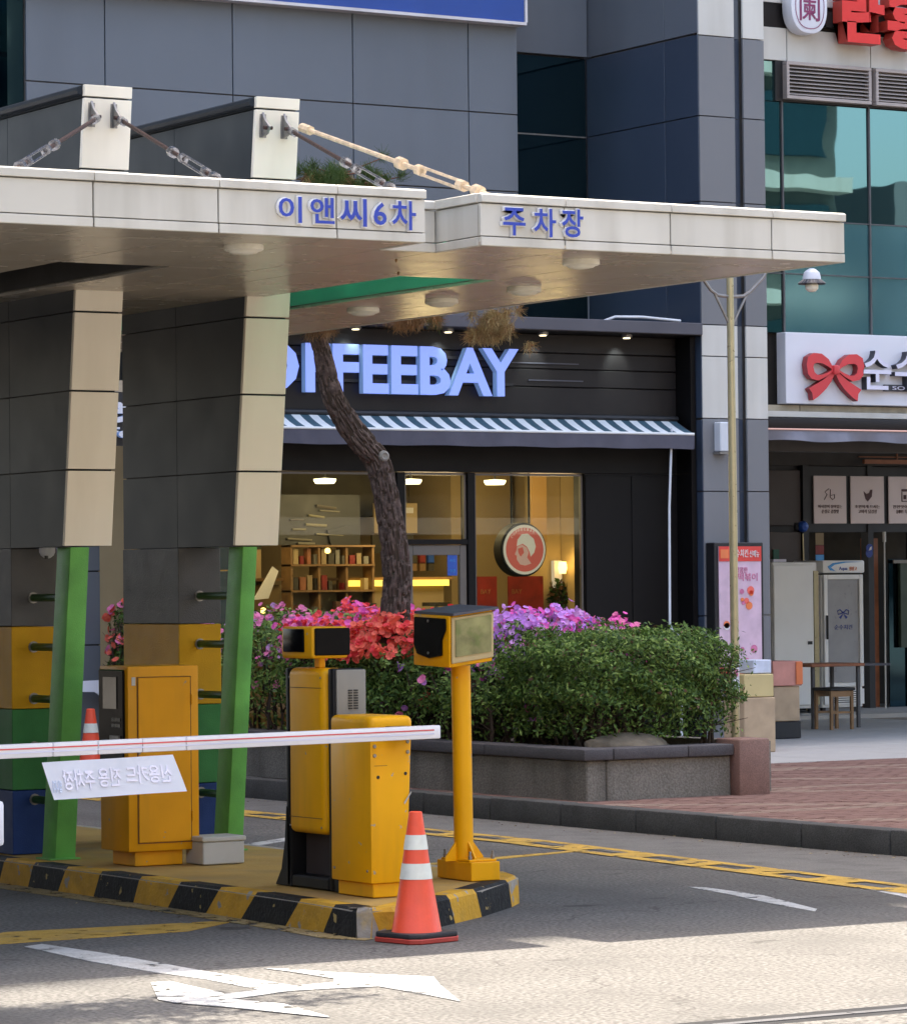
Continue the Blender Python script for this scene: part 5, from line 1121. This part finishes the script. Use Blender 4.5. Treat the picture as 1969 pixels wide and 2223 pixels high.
pc = thing('paper_sign', (8.3, 16.82, .87), 'white printed sheet hung under the barrier arm, its red text seen reversed', 'sign')
vs = []; NX, NZ = 24, 8
for i in range(NX+1):
    for j in range(NZ+1):
        u, v_ = i/NX, j/NZ
        x = (7.906+(8.642-7.906)*u)*(1-v_)+(7.952+(8.690-7.952)*u)*v_
        z = (.952+(.968-.952)*u)*(1-v_)+(.765+(.782-.765)*u)*v_
        vs.append((x, 16.80-.05*v_+.008*math.sin(u*9+v_*2), z))
MB().raw(vs, [(i*(NZ+1)+j, (i+1)*(NZ+1)+j, (i+1)*(NZ+1)+j+1, i*(NZ+1)+j+1) for i in range(NX) for j in range(NZ)]).build('sheet', 'paper', pc)
def curved_text(par, txt, x0, x1, z0, z1, m):
    b = MB(); glyph(b, txt, x0, x1, z0, z1, -.003, .001, off=.02, mf=0, ms=0, mirror=True)
    b.v = [(v[0], 16.80-.05*((.96-v[2])/.19)+.008*math.sin((v[0]-7.92)/.74*9+2*(.96-v[2])/.19)-.004+v[1], v[2]) for v in b.v]
    b.build('lettering', m, par)
curved_text(pc, '신용카드', 8.36, 8.62, .83, .92, 'pink_ink'); curved_text(pc, '전용', 8.20, 8.33, .82, .915, 'pink_ink'); curved_text(pc, '주차장', 8.01, 8.18, .81, .91, 'pink_ink'); curved_text(pc, '입니다', 7.95, 8.0, .80, .86, 'blue_ink')

# display post
dp = thing('display_post', (11.02, 17.8, .155), 'yellow post on a square block carrying a tilted yellow display head', 'display post')
box(10.925, 11.115, 17.605, 17.975, .157, .262).build('base_block', 'yellow', dp, bev=.004)
px_, py_ = 10.985, 17.78
MB().tube([(px_,py_,.262),(px_-.01,py_,1.365)], .055, n=20).build('pole', 'yellow', dp)
for dx, dy in ((1,0),(-1,0),(0,1),(0,-1)):
    a = Vector((dx, dy, 0)); s_v = Vector((-dy, dx, 0))*.006; P0 = Vector((px_, py_, .263))
    pr = [P0+a*.05, P0+a*.125, P0+a*.125+Vector((0,0,.02)), P0+a*.05+Vector((0,0,.115))]
    b = MB().raw([p-s_v for p in pr]+[p+s_v for p in pr], [(0,1,2,3),(7,6,5,4),(0,4,5,1),(1,5,6,2),(2,6,7,3),(3,7,4,0)]).build('gusset', 'yellow', dp)
box(10.93, 11.11, 17.63, 17.94, .2625, .275).build('base_plate', 'yellow', dp, bev=.003)
for x, y in ((10.945,17.65),(11.095,17.65),(10.945,17.92),(11.095,17.92)): MB().lathe([(.011,0),(.011,.02),(.007,.021),(.007,.045),(0,.046)], (x, y, .2755), n=8).build('bolt', 'steel', dp)
# head, built level then leaned towards the lane about the view-parallel horizontal axis
hx, hy, hz = 10.93, 17.78, 1.37
def lean(mb, ang=R(2)):
    mb.v = [(v[0]-.125, v[1], v[2]-.045+max(0, v[0]-10.925)*.11) for v in mb.v]
    ax_ = Vector((math.cos(R(-20)), math.sin(R(-20)), 0)); M_ = Matrix.Rotation(ang, 4, ax_); C_ = Vector((hx, hy, hz))
    mb.v = [tuple(C_+M_ @ (Vector(v)-C_)) for v in mb.v]; return mb
hd = lean(MB().box(10.915, 10.93, 17.60, 17.99, 1.41, 1.70).box(10.9301, 11.20, 17.60, 17.99, 1.41, 1.70)).build('head_case', 'yellow', dp, bev=.018, seg=3)
lean(MB().prism([(17.69,1.685),(17.96,1.685),(17.965,1.53),(17.93,1.475),(17.80,1.455),(17.66,1.475),(17.66,1.56),(17.62,1.62),(17.62,1.685)], 10.898, 10.912, 'x')).build('camera_window', 'black_gloss', hd, bev=.006)
lean(MB().box(10.925, 11.20, 17.585, 17.597, 1.432, 1.69)).build('screen_frame', 'frame_cream', hd, bev=.004)
lean(MB().box(10.945, 11.18, 17.578, 17.583, 1.468, 1.675)).build('screen', 'screen_refl', hd)
lean(MB().box(10.92, 11.215, 17.56, 17.99, 1.702, 1.716)).build('top_plate', 'hood', hd)
for z in (1.62, 1.44): MB().lathe([(0,0),(.008,0),(.008,.004),(0,.004)], (10.765, 17.79, z), n=8, ax='x').build('sensor', 'steel', hd)

# cones
def cone(loc, label, s=1.0):
    t = thing('traffic_cone', loc, label, 'cone', 'orange traffic cones')
    x, y, z = loc
    h = .66*s; r0_, r1 = .128*s, .034*s
    def rad(zz): return r0_+(r1-r0_)*zz/h
    MB().lathe([(r0_+.012,.035),(r0_,.055),(rad(.30*s),.30*s),(rad(.375*s),.375*s),(rad(.445*s),.445*s),(rad(.52*s),.52*s),(r1,h),(r1*.7,h+.004),(r1*.65,h-.05),(0,h-.06)], (x,y,z), n=28).build('cone_body', 'cone', t)
    for a, b_ in ((.32,.40),(.47,.545)):
        MB().lathe([(rad(a*s)+.0022,a*s),(rad(b_*s)+.0022,b_*s)], (x,y,z), n=28)
        m = MB(); n_ = 28; v = []
        for zz in (a*s, b_*s): v += [(x+(rad(zz)+.0025)*math.cos(2*math.pi*j/n_), y+(rad(zz)+.0025)*math.sin(2*math.pi*j/n_), z+zz) for j in range(n_)]
        m.raw(v, [(j,(j+1)%n_,(j+1)%n_+n_,j+n_) for j in range(n_)]).build('reflective_band', 'reflect', t)
    c_, s2_ = math.cos(R(12)), math.sin(R(12))
    def sq(r_, k=.25):
        o = []
        for i, (a, b_) in enumerate(((-1,-1),(1,-1),(1,1),(-1,1))):
            for (u, v_) in (((a, b_*(1-k)), (a*(1-k), b_)) if i % 2 == 0 else ((a*(1-k), b_), (a, b_*(1-k)))):
                u *= r_; v_ *= r_; o.append((x+u*c_-v_*s2_, y+u*s2_+v_*c_))
        return o
    MB().prism(sq(.168*s), z+.028, z+.052).build('base_rubber', 'rubber', t, bev=.006, seg=2)
    MB().prism(sq(.172*s), z+.002, z+.027).build('base_foot', 'cone_dk', t, bev=.004)
    return t
cone((9.72, 16.20, 0), 'large orange traffic cone with two white bands at the island nose')
cone((16.55-.0, 34.0-.0, 0.0) if False else (14.75, 30.3, .0), 'distant orange traffic cone beside the grey wall at the left', 1.12)
wt = thing('white_banner', (15.3, 31.4, .9), 'white folded banner tied against the grey wall behind the far cone', 'banner')
MB().raw([(15.05,31.45,.96),(15.75,31.45,.98),(15.75,31.43,.86),(15.45,31.40,.78),(15.35,31.43,.86),(15.05,31.44,.87)], [(0,1,2,3,4,5)]).raw([(15.05,31.47,.96),(15.75,31.47,.98),(15.75,31.45,.86),(15.45,31.42,.78),(15.35,31.45,.86),(15.05,31.46,.87)], [(0,1,2,3,4,5)]).build('cloth', 'sign_white', wt)
box(8.5, 9.0-.0, 17.2, 17.4, .0, .01) if False else None
wb = thing('white_post', (7.5, 16.5, 0), 'white post cut off by the left edge of the picture', 'post')
box(7.05, 7.60, 16.0, 16.25, .0, .0+.01).v
lb_ = MB().box(7.20, 7.475, 16.30, 16.50, .58, .80).build('housing', 'sign_white', wb, bev=.02, seg=2); box(7.28, 7.36, 16.34, 16.46, .0, .599).build('stem', 'sign_white', wb)

# ============================================================ CANOPY
cn = thing('parking_canopy', (10, 20, 3.6), 'cream panelled parking canopy held up by two slanting fins', 'canopy')
ZS, ZT = 3.64, 3.915; YC = 16.68
# soffit panels with two light openings
xs_ = [-4.0,-1.2,1.6,4.5,5.9,7.0,7.6,8.16,8.87,9.57,10.11,10.45,11.08,11.75,12.38,12.88]
ysn = [YC,17.14,18.58,19.9,21.3,22.7,24.1,25.5]
holes = [(11.08,11.75,18.58,24.1),(8.87,9.57,18.58,22.7)]
for i in range(len(xs_)-1):
    for j in range(len(ysn)-1):
        xa, xb, ya, yb_ = xs_[i], xs_[i+1], ysn[j], ysn[j+1]
        if any(h[0] <= xa < h[1] and h[2] <= ya < h[3] for h in holes): continue
        if xa == 10.11 and j == 0: continue
        if j == 6 and xa > 12: xb = xb-.3
        box(xa+.003, xb-.003, ya+.003, yb_-.003, ZS, ZS+.018).build('soffit_panel', 'soffit', cn, bev=.0015)
bk_ = MB()
bk_.box(-4.0, 8.87, 17.16, 25.5, ZS+.02, ZS+.024).box(9.57, 11.08, 17.16, 25.5, ZS+.02, ZS+.024).box(11.75, 12.86, 17.16, 25.5, ZS+.02, ZS+.024)
bk_.box(8.87, 9.57, 17.16, 18.58, ZS+.02, ZS+.024).box(11.08, 11.75, 17.16, 18.58, ZS+.02, ZS+.024).box(8.87, 9.57, 22.7, 25.5, ZS+.02, ZS+.024).box(11.08, 11.75, 24.1, 25.5, ZS+.02, ZS+.024)
bk_.box(-4.0, 10.1, 16.70, 17.158, ZS+.02, ZS+.024).box(10.46, 12.86, 16.70, 17.158, ZS+.02, ZS+.024)
bk_.build('soffit_backing', 'seam_tan', cn)
MB().box(-4.0, 8.87, 17.2, 25.5, ZT-.06, ZT-.04).box(9.57, 11.08, 17.2, 25.5, ZT-.06, ZT-.04).box(11.75, 12.8, 17.2, 25.5, ZT-.06, ZT-.04).box(8.87,9.57,17.2,18.58,ZT-.06,ZT-.04).box(11.08,11.75,17.2,18.58,ZT-.06,ZT-.04).box(8.87, 9.57, 22.7, 25.5, ZT-.06, ZT-.04).box(11.08, 11.75, 24.1, 25.5, ZT-.06, ZT-.04).box(-4.0,10.08,16.72,17.19,ZT-.06,ZT-.04).box(10.48,12.8,16.72,17.19,ZT-.06,ZT-.04).build('roof_deck', 'panel_white', cn)
for k_, h in enumerate(holes):
    m = 'green_liner' if k_ == 0 else 'dark_wall'
    l_ = MB().box(h[0]-.012, h[0]-.002, h[2], h[3], ZS+.026, ZT-.065).box(h[1]+.002, h[1]+.012, h[2], h[3], ZS+.026, ZT-.065).box(h[0], h[1], h[3]+.002, h[3]+.012, ZS+.026, ZT-.065).box(h[0], h[1], h[2]-.012, h[2]-.002, ZS+.026, ZT-.065).build('opening_liner', m, cn)
    if k_ == 0:
        for q in range(4): box(h[0], h[1], h[2]+.02+q*1.36, h[2]+1.36+q*1.36, ZT-.03, ZT-.018).build('skylight_pane', 'green_glass', cn)
        for q in range(1, 4): box(h[0], h[1], h[2]+q*1.36-.02, h[2]+q*1.36+.02, ZT-.10, ZT-.035).build('skylight_bar', 'dark_wall', cn)
    else: box(h[0], h[1], h[2], h[3], ZT-.03, ZT-.018).build('cover_plate', 'dark_wall', cn)
# fascia: coping, main panel, bottom strip, per joint
def fascia(xs, y, t='y'):
    for a, b_ in zip(xs[:-1], xs[1:]):
        g_ = .004
        box(a+g_, b_-g_, y+.006, y+.03, ZS+.050, ZT-.052).build('fascia_panel', 'panel_cream', cn, bev=.002)
        box(a+g_, b_-g_, y, y+.03, ZS-.004, ZS+.044).build('fascia_trim', 'panel_cream', cn, bev=.003)
        MB().prism([(y-.012,ZT-.046),(y-.012,ZT-.004),(y+.01,ZT+.004),(y+.16,ZT+.004),(y+.16,ZT-.02),(y+.03,ZT-.046)], a+g_*.6, b_-g_*.6, 'x').build('coping', 'panel_cream', cn, bev=.003)
fascia([-4.0,-1.2,1.6,4.5,5.9,7.0,7.45,8.16,8.87,9.567,10.11], YC); fascia([10.45,10.99,11.69,12.383,12.90], YC)
fascia([10.105,10.452], 17.14)
MB().box(-4.0, 10.105, YC+.031, YC+.035, ZS+.019, ZT-.06).box(10.455, 12.88, YC+.031, YC+.035, ZS+.019, ZT-.06).box(10.115,10.445,17.172,17.178,ZS+.019,ZT-.06).build('fascia_backing', 'seam_tan', cn)
def side_fascia(x, y0, y1, sgn):
    a, b_ = (x, x+.028) if sgn < 0 else (x-.028, x)
    box(a+.006 if sgn < 0 else a, b_, y0, y1, ZS+.050, ZT-.052).build('fascia_panel', 'panel_cream', cn, bev=.002)
    box(a, b_, y0, y1, ZS-.004, ZS+.044).build('fascia_trim', 'panel_cream', cn, bev=.003)
    box(a-.01 if sgn < 0 else a, b_ if sgn < 0 else b_+.01, y0, y1, ZT-.046, ZT+.003).build('coping', 'panel_cream', cn, bev=.003)
side_fascia(10.45, YC+.033, 17.168, -1); side_fascia(10.11, YC+.033, 17.135, 1)
for j in range(6): side_fascia(12.90 if j < 5 else 12.6, YC+.033+j*1.47, YC+.033+(j+1)*1.47-.006, 1)
# Hangul letters on the fascia
wh = thing('canopy_lettering', (10, 16.66, 3.77), 'raised blue Hangul letters with a numeral six on the canopy edge', 'sign')
for ch, x0, x1, z0, z1 in (('이',9.207,9.345,3.705,3.842),('앤',9.395,9.54,3.708,3.845),('씨',9.572,9.735,3.702,3.848),('6',9.775,9.855,3.715,3.835),('차',9.887,10.035,3.695,3.850),('주',10.578,10.722,3.695,3.845),('차',10.775,10.918,3.695,3.850),('장',10.955,11.095,3.700,3.855)):
    b = MB(); glyph(b, ch, x0, x1, z0, z1, YC-.022, YC-.010, off=.018); b.build('letter', ['blue_letter', 'letter_side'], wh)
    b = MB(); glyph(b, ch, x0-.006, x1+.006, z0-.006, z1+.006, YC-.0095, YC+.003, off=.035, mf=0, ms=0); b.build('letter_backing', 'letter_side', wh)
gbt = thing('added_shade_booth', (3.5, 21, 0), 'unseen dark booth added beyond the left edge to darken the post sides', 'booth')  # out of view, added to keep light off the left-facing sides
box(1.5, 6.0, 18.6, 27.0, .02, 1.1).build('base_wall', 'panel_fin', gbt); box(1.5, 6.0, 18.6, 27.0, 3.0, 3.6).build('top_wall', 'panel_fin', gbt)
for y0 in (18.7, 20.8, 22.9, 25.0): box(5.95, 5.99, y0, y0+1.9, 1.12, 2.98).build('window_pane', 'glass_dark', gbt)
box(1.6, 5.9, 18.7, 26.9, 1.101, 2.999).build('core', 'frame_black', gbt)
# soffit lamps
sl = None
for i, (x, y) in enumerate(((9.32,17.25),(11.45,17.22),(12.18,18.95),(12.2,19.95),(12.12,20.8))):
    lab = ('round cream lamp under the canopy below the blue lettering, left of the fin', 'round cream lamp under the canopy right of the green skylight, nearest the edge', 'round cream lamp under the canopy at the tip of the green skylight', 'round cream lamp under the middle of the green skylight', 'round cream lamp under the canopy above the coffee sign')[i]
    if sl is None:
        sl = thing('soffit_lamp', (x, y, ZS), lab, 'lamp', 'round lamps under the canopy')
        MB().lathe([(.104,0),(.106,-.010),(.106,-.026),(.096,-.032),(0,-.032)], (x,y,ZS), n=26).build('housing', 'lamp_cream', sl)
        MB().lathe([(.085,-.0325),(.07,-.044),(.035,-.050),(0,-.052)], (x,y,ZS), n=26).build('diffuser', 'lamp_cream', sl)
    else: copy_tree(sl, (x, y, ZS), lab)
for i, (x, y) in enumerate(((10.47,17.6),(10.90,18.3))):
    MB().lathe([(0,0),(.006,-.003),(.008,-.010),(.004,-.02),(0,-.022)], (x, y, ZS), n=8).build('sprinkler_bulb', 'wood', label=('tiny amber bulb under the canopy beneath the notch', 'tiny amber bulb under the canopy near the skylight tip')[i], cat='bulb')

# fins
fn0 = None
def fin(xl, xr, label):
    t = thing('canopy_fin', (xl, 20.5, 2), label, 'column', 'slanting canopy fins')
    def yf(z): return 20.65-.12*(z-.2)
    zz = [2.08,2.55,3.03,3.51,3.70]
    for a, b_ in list(zip(zz[:-1], zz[1:]))+[(3.93,4.37),(4.37,4.80),(4.80,4.88)]:
        g_ = .006
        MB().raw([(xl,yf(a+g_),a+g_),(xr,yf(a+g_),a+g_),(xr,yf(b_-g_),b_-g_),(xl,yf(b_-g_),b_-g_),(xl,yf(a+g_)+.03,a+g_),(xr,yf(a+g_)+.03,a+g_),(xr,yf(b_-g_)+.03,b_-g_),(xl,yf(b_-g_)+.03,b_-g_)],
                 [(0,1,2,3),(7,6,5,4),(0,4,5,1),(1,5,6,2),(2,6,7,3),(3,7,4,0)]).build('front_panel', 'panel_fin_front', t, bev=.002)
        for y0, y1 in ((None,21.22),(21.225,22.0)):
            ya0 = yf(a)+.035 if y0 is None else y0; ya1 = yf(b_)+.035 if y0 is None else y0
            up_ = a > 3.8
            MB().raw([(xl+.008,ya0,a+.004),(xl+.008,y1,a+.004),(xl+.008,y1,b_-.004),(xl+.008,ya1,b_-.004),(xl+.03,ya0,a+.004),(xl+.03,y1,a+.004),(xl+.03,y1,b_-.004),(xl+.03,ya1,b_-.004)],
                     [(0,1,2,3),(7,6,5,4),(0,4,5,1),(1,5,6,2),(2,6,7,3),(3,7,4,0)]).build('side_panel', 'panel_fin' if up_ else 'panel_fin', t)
    MB().raw([(xl+.032,yf(2.085)+.036,2.085),(xr-.01,yf(2.085)+.036,2.085),(xr-.01,22,2.085),(xl+.032,22,2.085),(xl+.032,yf(4.87)+.036,4.87),(xr-.01,yf(4.87)+.036,4.87),(xr-.01,22,4.87),(xl+.032,22,4.87)],
             [(0,3,2,1),(4,5,6,7),(0,1,5,4),(1,2,6,5),(2,3,7,6),(3,0,4,7)]).build('core', 'panel_fin', t)
    MB().tube([(xl-.012,20.12,4.84),(xl-.012,22.0,4.84)], .028, n=8).build('side_pipe', 'panel_fin', t)
    # brackets
    for xc, sg_ in ((xl+.05, -1), (xl+.2, 1)):
        yb0 = yf(4.70)
        MB().box(xc-.022, xc+.022, yb0-.008, yb0-.001, 4.62, 4.78).build('bracket_plate', 'steel', t)
        MB().prism([(yb0-.009,4.78),(yb0-.009,4.62),(yb0-.07,4.64),(yb0-.10,4.68),(yb0-.04,4.73)], xc-.008, xc+.008, 'x').build('bracket', 'steel', t, bev=.002)
        MB().tube([(xc-.03,yb0-.07,4.675),(xc+.03,yb0-.07,4.675)], .012, n=8).build('pin', 'rust', t)
    return t
fin(9.775, 10.095, 'left of the two slanting cream fronted canopy fins')
fin(10.955, 11.262, 'right slanting cream fronted canopy fin, beside the lit shop letters')
# rear columns with colour bands
def rear(xl, xr, label):
    t = thing('banded_column', (xl, 21.5, .155), label, 'column', 'colour banded columns behind the green posts')
    for z0, z1, m in ((.155,.56,'col_blue'),(.56,1.07,'col_green'),(1.07,1.59,'col_yellow'),(1.59,2.083,'col_grey')):
        box(xl, xr, 21.2, 22.0, z0+.002, z1-.002).build('band', m, t, bev=.004)
    for z, dx in ((1.77,0),(1.46,0),(1.135,0),(.83,0),(.50,0)):
        xc = xl+.15; yf_ = 20.65-.12*(z-.2)+.12
        MB().tube([(xc,21.2,z),(xc+.0,yf_,z)], .025, n=10, m=0).build('rung', 'green_dk', t)
        MB().lathe([(.036,-.008),(.036,0),(0,0)], (xc, 21.2, z), n=12, ax='y').build('rung_collar', 'steel', t)
    return t
rear(9.775, 10.095, 'blue, green, yellow and grey banded column at the left edge')
rear(10.955, 11.262, 'blue, green, yellow and grey banded column behind the ticket cabinet')
# green posts
def post(xl, xr, label):
    t = thing('green_post', ((xl+xr)/2, 20.65, .155), label, 'column', 'green steel posts under the fins')
    z0, z1 = .157, 2.078
    def q(z): return 20.655-.12*(z-.2)
    MB().raw([(xl-.01,q(z0),z0),(xr,q(z0),z0),(xr,q(z0)+.19,z0),(xl-.01,q(z0)+.19,z0),(xl,q(z1),z1),(xr,q(z1),z1),(xr,q(z1)+.19,z1),(xl,q(z1)+.19,z1)],
             [(0,3,2,1),(4,5,6,7),(0,1,5,4),(1,2,6,5),(2,3,7,6),(3,0,4,7)]).build('post', 'green', t, bev=.006, seg=2)
    box(xl-.06, xr+.02, q(z0)-.03, q(z0)+.17, .1555, .165).build('base_plate', 'green', t)
    return t
post(9.818, 9.946, 'left green steel post under the left fin')
post(11.015, 11.117, 'right green steel post next to the grey junction box')
# tie rods with turnbuckles
def rod(a, b, label, mt='rust', mh='rod_fitting', r_=.013):
    a = Vector(a); b = Vector(b); t = thing('tie_rod', tuple(a), label, 'tie rod', 'steel tie rods above the canopy')
    d = (b-a); L = d.length; d.normalize(); s = d.cross(Vector((0,0,1))).normalized(); u = s.cross(d)
    P = lambda f_: a+d*(L*f_)
    MB().tube([P(0), P(.60)], r_, n=8).build('rod', mt, t); MB().tube([P(.78), P(1.0)], r_, n=8).build('rod', mt, t)
    for f_ in (.50, .86): MB().tube([P(f_-.012), P(f_+.012)], r_*2.5, n=8).build('nut', mh, t)
    MB().tube([P(.58), P(.60)], r_*2.2, n=8).tube([P(.775), P(.80)], r_*2.2, n=8).tube([P(.59)+u*.022, P(.79)+u*.022], r_*.62, n=6).tube([P(.59)-u*.022, P(.79)-u*.022], r_*.62, n=6).build('turnbuckle', mh, t)
    e = P(1.0); MB().box(e.x-.035, e.x+.035, e.y-.03, e.y+.06, ZT-.035, ZT+.012).build('anchor_plate', mh, t)
    MB().tube([P(0)-d*.03, P(.035)], r_*2.0, n=8).build('clevis', mh, t)
    return t
rod((9.815,20.02,4.66), (7.97,17.32,3.95), 'tie rod running down left from the left fin')
rod((9.98,20.02,4.66), (9.30,17.34,3.95), 'rusty tie rod running down right from the left fin')
rod((11.16,20.02,4.66), (10.39,17.34,3.95), 'dark inner tie rod ending at the canopy notch')
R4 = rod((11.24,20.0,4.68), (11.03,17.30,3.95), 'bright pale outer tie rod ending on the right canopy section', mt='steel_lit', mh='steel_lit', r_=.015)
# camera under left fin
dc = thing('dome_camera', (9.77, 20.8, 2.06), 'small white surveillance camera under the left fin', 'camera')
MB().lathe([(.05,0),(.05,-.03),(.04,-.05),(.02,-.065),(0,-.07)], (9.86, 20.85, 2.082), n=16).build('dome', 'sign_white', dc); MB().lathe([(.012,0),(.012,-.02),(0,-.02)], (9.83, 20.80, 2.03), n=8).build('lens', 'frame_black', dc)

# ============================================================ STREET LAMP
lmp = thing('street_lamp', (17.82, 24.6, .49), 'slender beige lamp pole with branched arms and one hanging bell lamp', 'street lamp')
px, py = 17.83, 24.6
MB().tube([(px,py,.49),(px,py,2.6),(px-.005,py,4.335)], [.036,.034,.030], n=16).build('pole', 'pole', lmp)
MB().lathe([(.05,0),(.05,.04),(.036,.06),(.036,.07)], (px,py,.49), n=16).build('base_collar', 'pole', lmp)
arms = MB()
for sx in (-1, 1):
    MB().tube([(px,py,4.18),(px+sx*.13,py,4.19),(px+sx*.20,py,4.23),(px+sx*.32,py-.02,4.35),(px+sx*.46,py-.05,4.62),(px+sx*.62,py-.06,4.72),(px+sx*.76,py-.06,4.66),(px+sx*.78,py-.06,4.50)], .015, n=8).build('arm', 'steel', lmp)
    MB().tube([(px+sx*.02,py,3.96),(px+sx*.16,py,4.20)], .012, n=8).build('brace', 'steel', lmp)
for sx in (1, -1):
    lx_, ly_, lz_ = px+sx*.79, py-.06, 4.28; q_ = .66
    bl_ = MB().lathe([(0.0198,0.1584),(0.0396,0.1485),(0.0660,0.1254),(0.0759,0.0858),(0.0759,0.0660)], (lx_,ly_,lz_), n=22).build('lamp_cap', 'sign_white', lmp)
    MB().lathe([(0.0726,0.0660),(0.0858,0.0561),(0.1155,0.0297),(0.1122,0.0264),(0.0660,0.0528)], (lx_,ly_,lz_), n=22).build('shade', 'dark_return', bl_)
    for k_ in range(22):
        t = 2*math.pi*k_/22; MB().tube([(lx_+.078*math.cos(t),ly_+.078*math.sin(t),lz_+.065),(lx_+.116*math.cos(t),ly_+.116*math.sin(t),lz_+.033)], 0.0025, n=4).build('shade_rib', 'steel', bl_)
    MB().lathe([(0.0396,0.0396),(0.0561,0.0198),(0.0528,-0.0132),(0.0330,-0.0330),(0.0000,-0.0396)], (lx_,ly_,lz_), n=20).build('bulb', 'lamp_cream', bl_)
tg = thing('hanging_tag', (17.72, 24.5, 1.2), 'small white card tied to the lamp pole above the stone block', 'card')
MB().box(17.74, 17.81, 24.51, 24.515, .93, 1.16).build('card', 'paper', tg, bev=.003); box(17.755, 17.795, 24.505, 24.509, 1.06, 1.12).build('print', 'pink_deep', tg)

# ============================================================ OPPOSITE SIDE OF THE STREET (seen in the glass)
K['dark_olive'] = mat('dark_render', (0.14, 0.15, 0.13), 0.7)
op = thing('opposite_building', (60, -32, 0), 'pale office block across the street mirrored in the teal glass', 'building')
box(46, 72, -48, -32, 0, 46).build('wall', 'dark_olive', op)
for fl_ in range(12):
    box(46.5, 71.5, -31.98, -31.8, 1.0+fl_*3.6, 3.0+fl_*3.6).build('window_band', 'glass_dark', op)
    box(46, 72, -31.9, -31.0, 3.4+fl_*3.6, 3.9+fl_*3.6).build('balcony_slab', 'panel_white', op)
op3 = thing('opposite_building', (0, -24, 0), 'long cream rendered block across the street, facing the canopy', 'building')
box(-50, 40, -40, -24, 0, 17).build('wall', 'backboard', op3)
for fl_ in range(5):
    for k_ in range(15): box(-47+k_*5.8, -44.4+k_*5.8, -23.98, -23.9, 1.2+fl_*3.3, 2.7+fl_*3.3).build('window', 'glass_dark', op3)
op4 = thing('side_street_building', (-30, 30, 0), 'brown brick toned block down the street beyond the left edge', 'building')
box(-45, -22, -18, 90, 0, 12).build('wall', mat('side_brown', (0.16, 0.12, 0.09), .8), op4)
for fl_ in range(3):
    for k_ in range(18): box(-21.98, -21.9, -15+k_*5.8, -12.2+k_*5.8, 1.2+fl_*3.4, 2.9+fl_*3.4).build('window', 'glass_dark', op4)
op2 = thing('opposite_building', (88, -34, 0), 'darker low block across the street beside the pale office block', 'building')
box(76, 110, -50, -34, 0, 15).build('wall', 'panel_pier', op2)
for fl_ in range(4): box(76.5, 109.5, -33.98, -33.9, 1.0+fl_*3.6, 2.8+fl_*3.6).build('window_band', 'glass_dark', op2)
for q in bpy.data.objects:
    if '_w' in q: del q['_w']
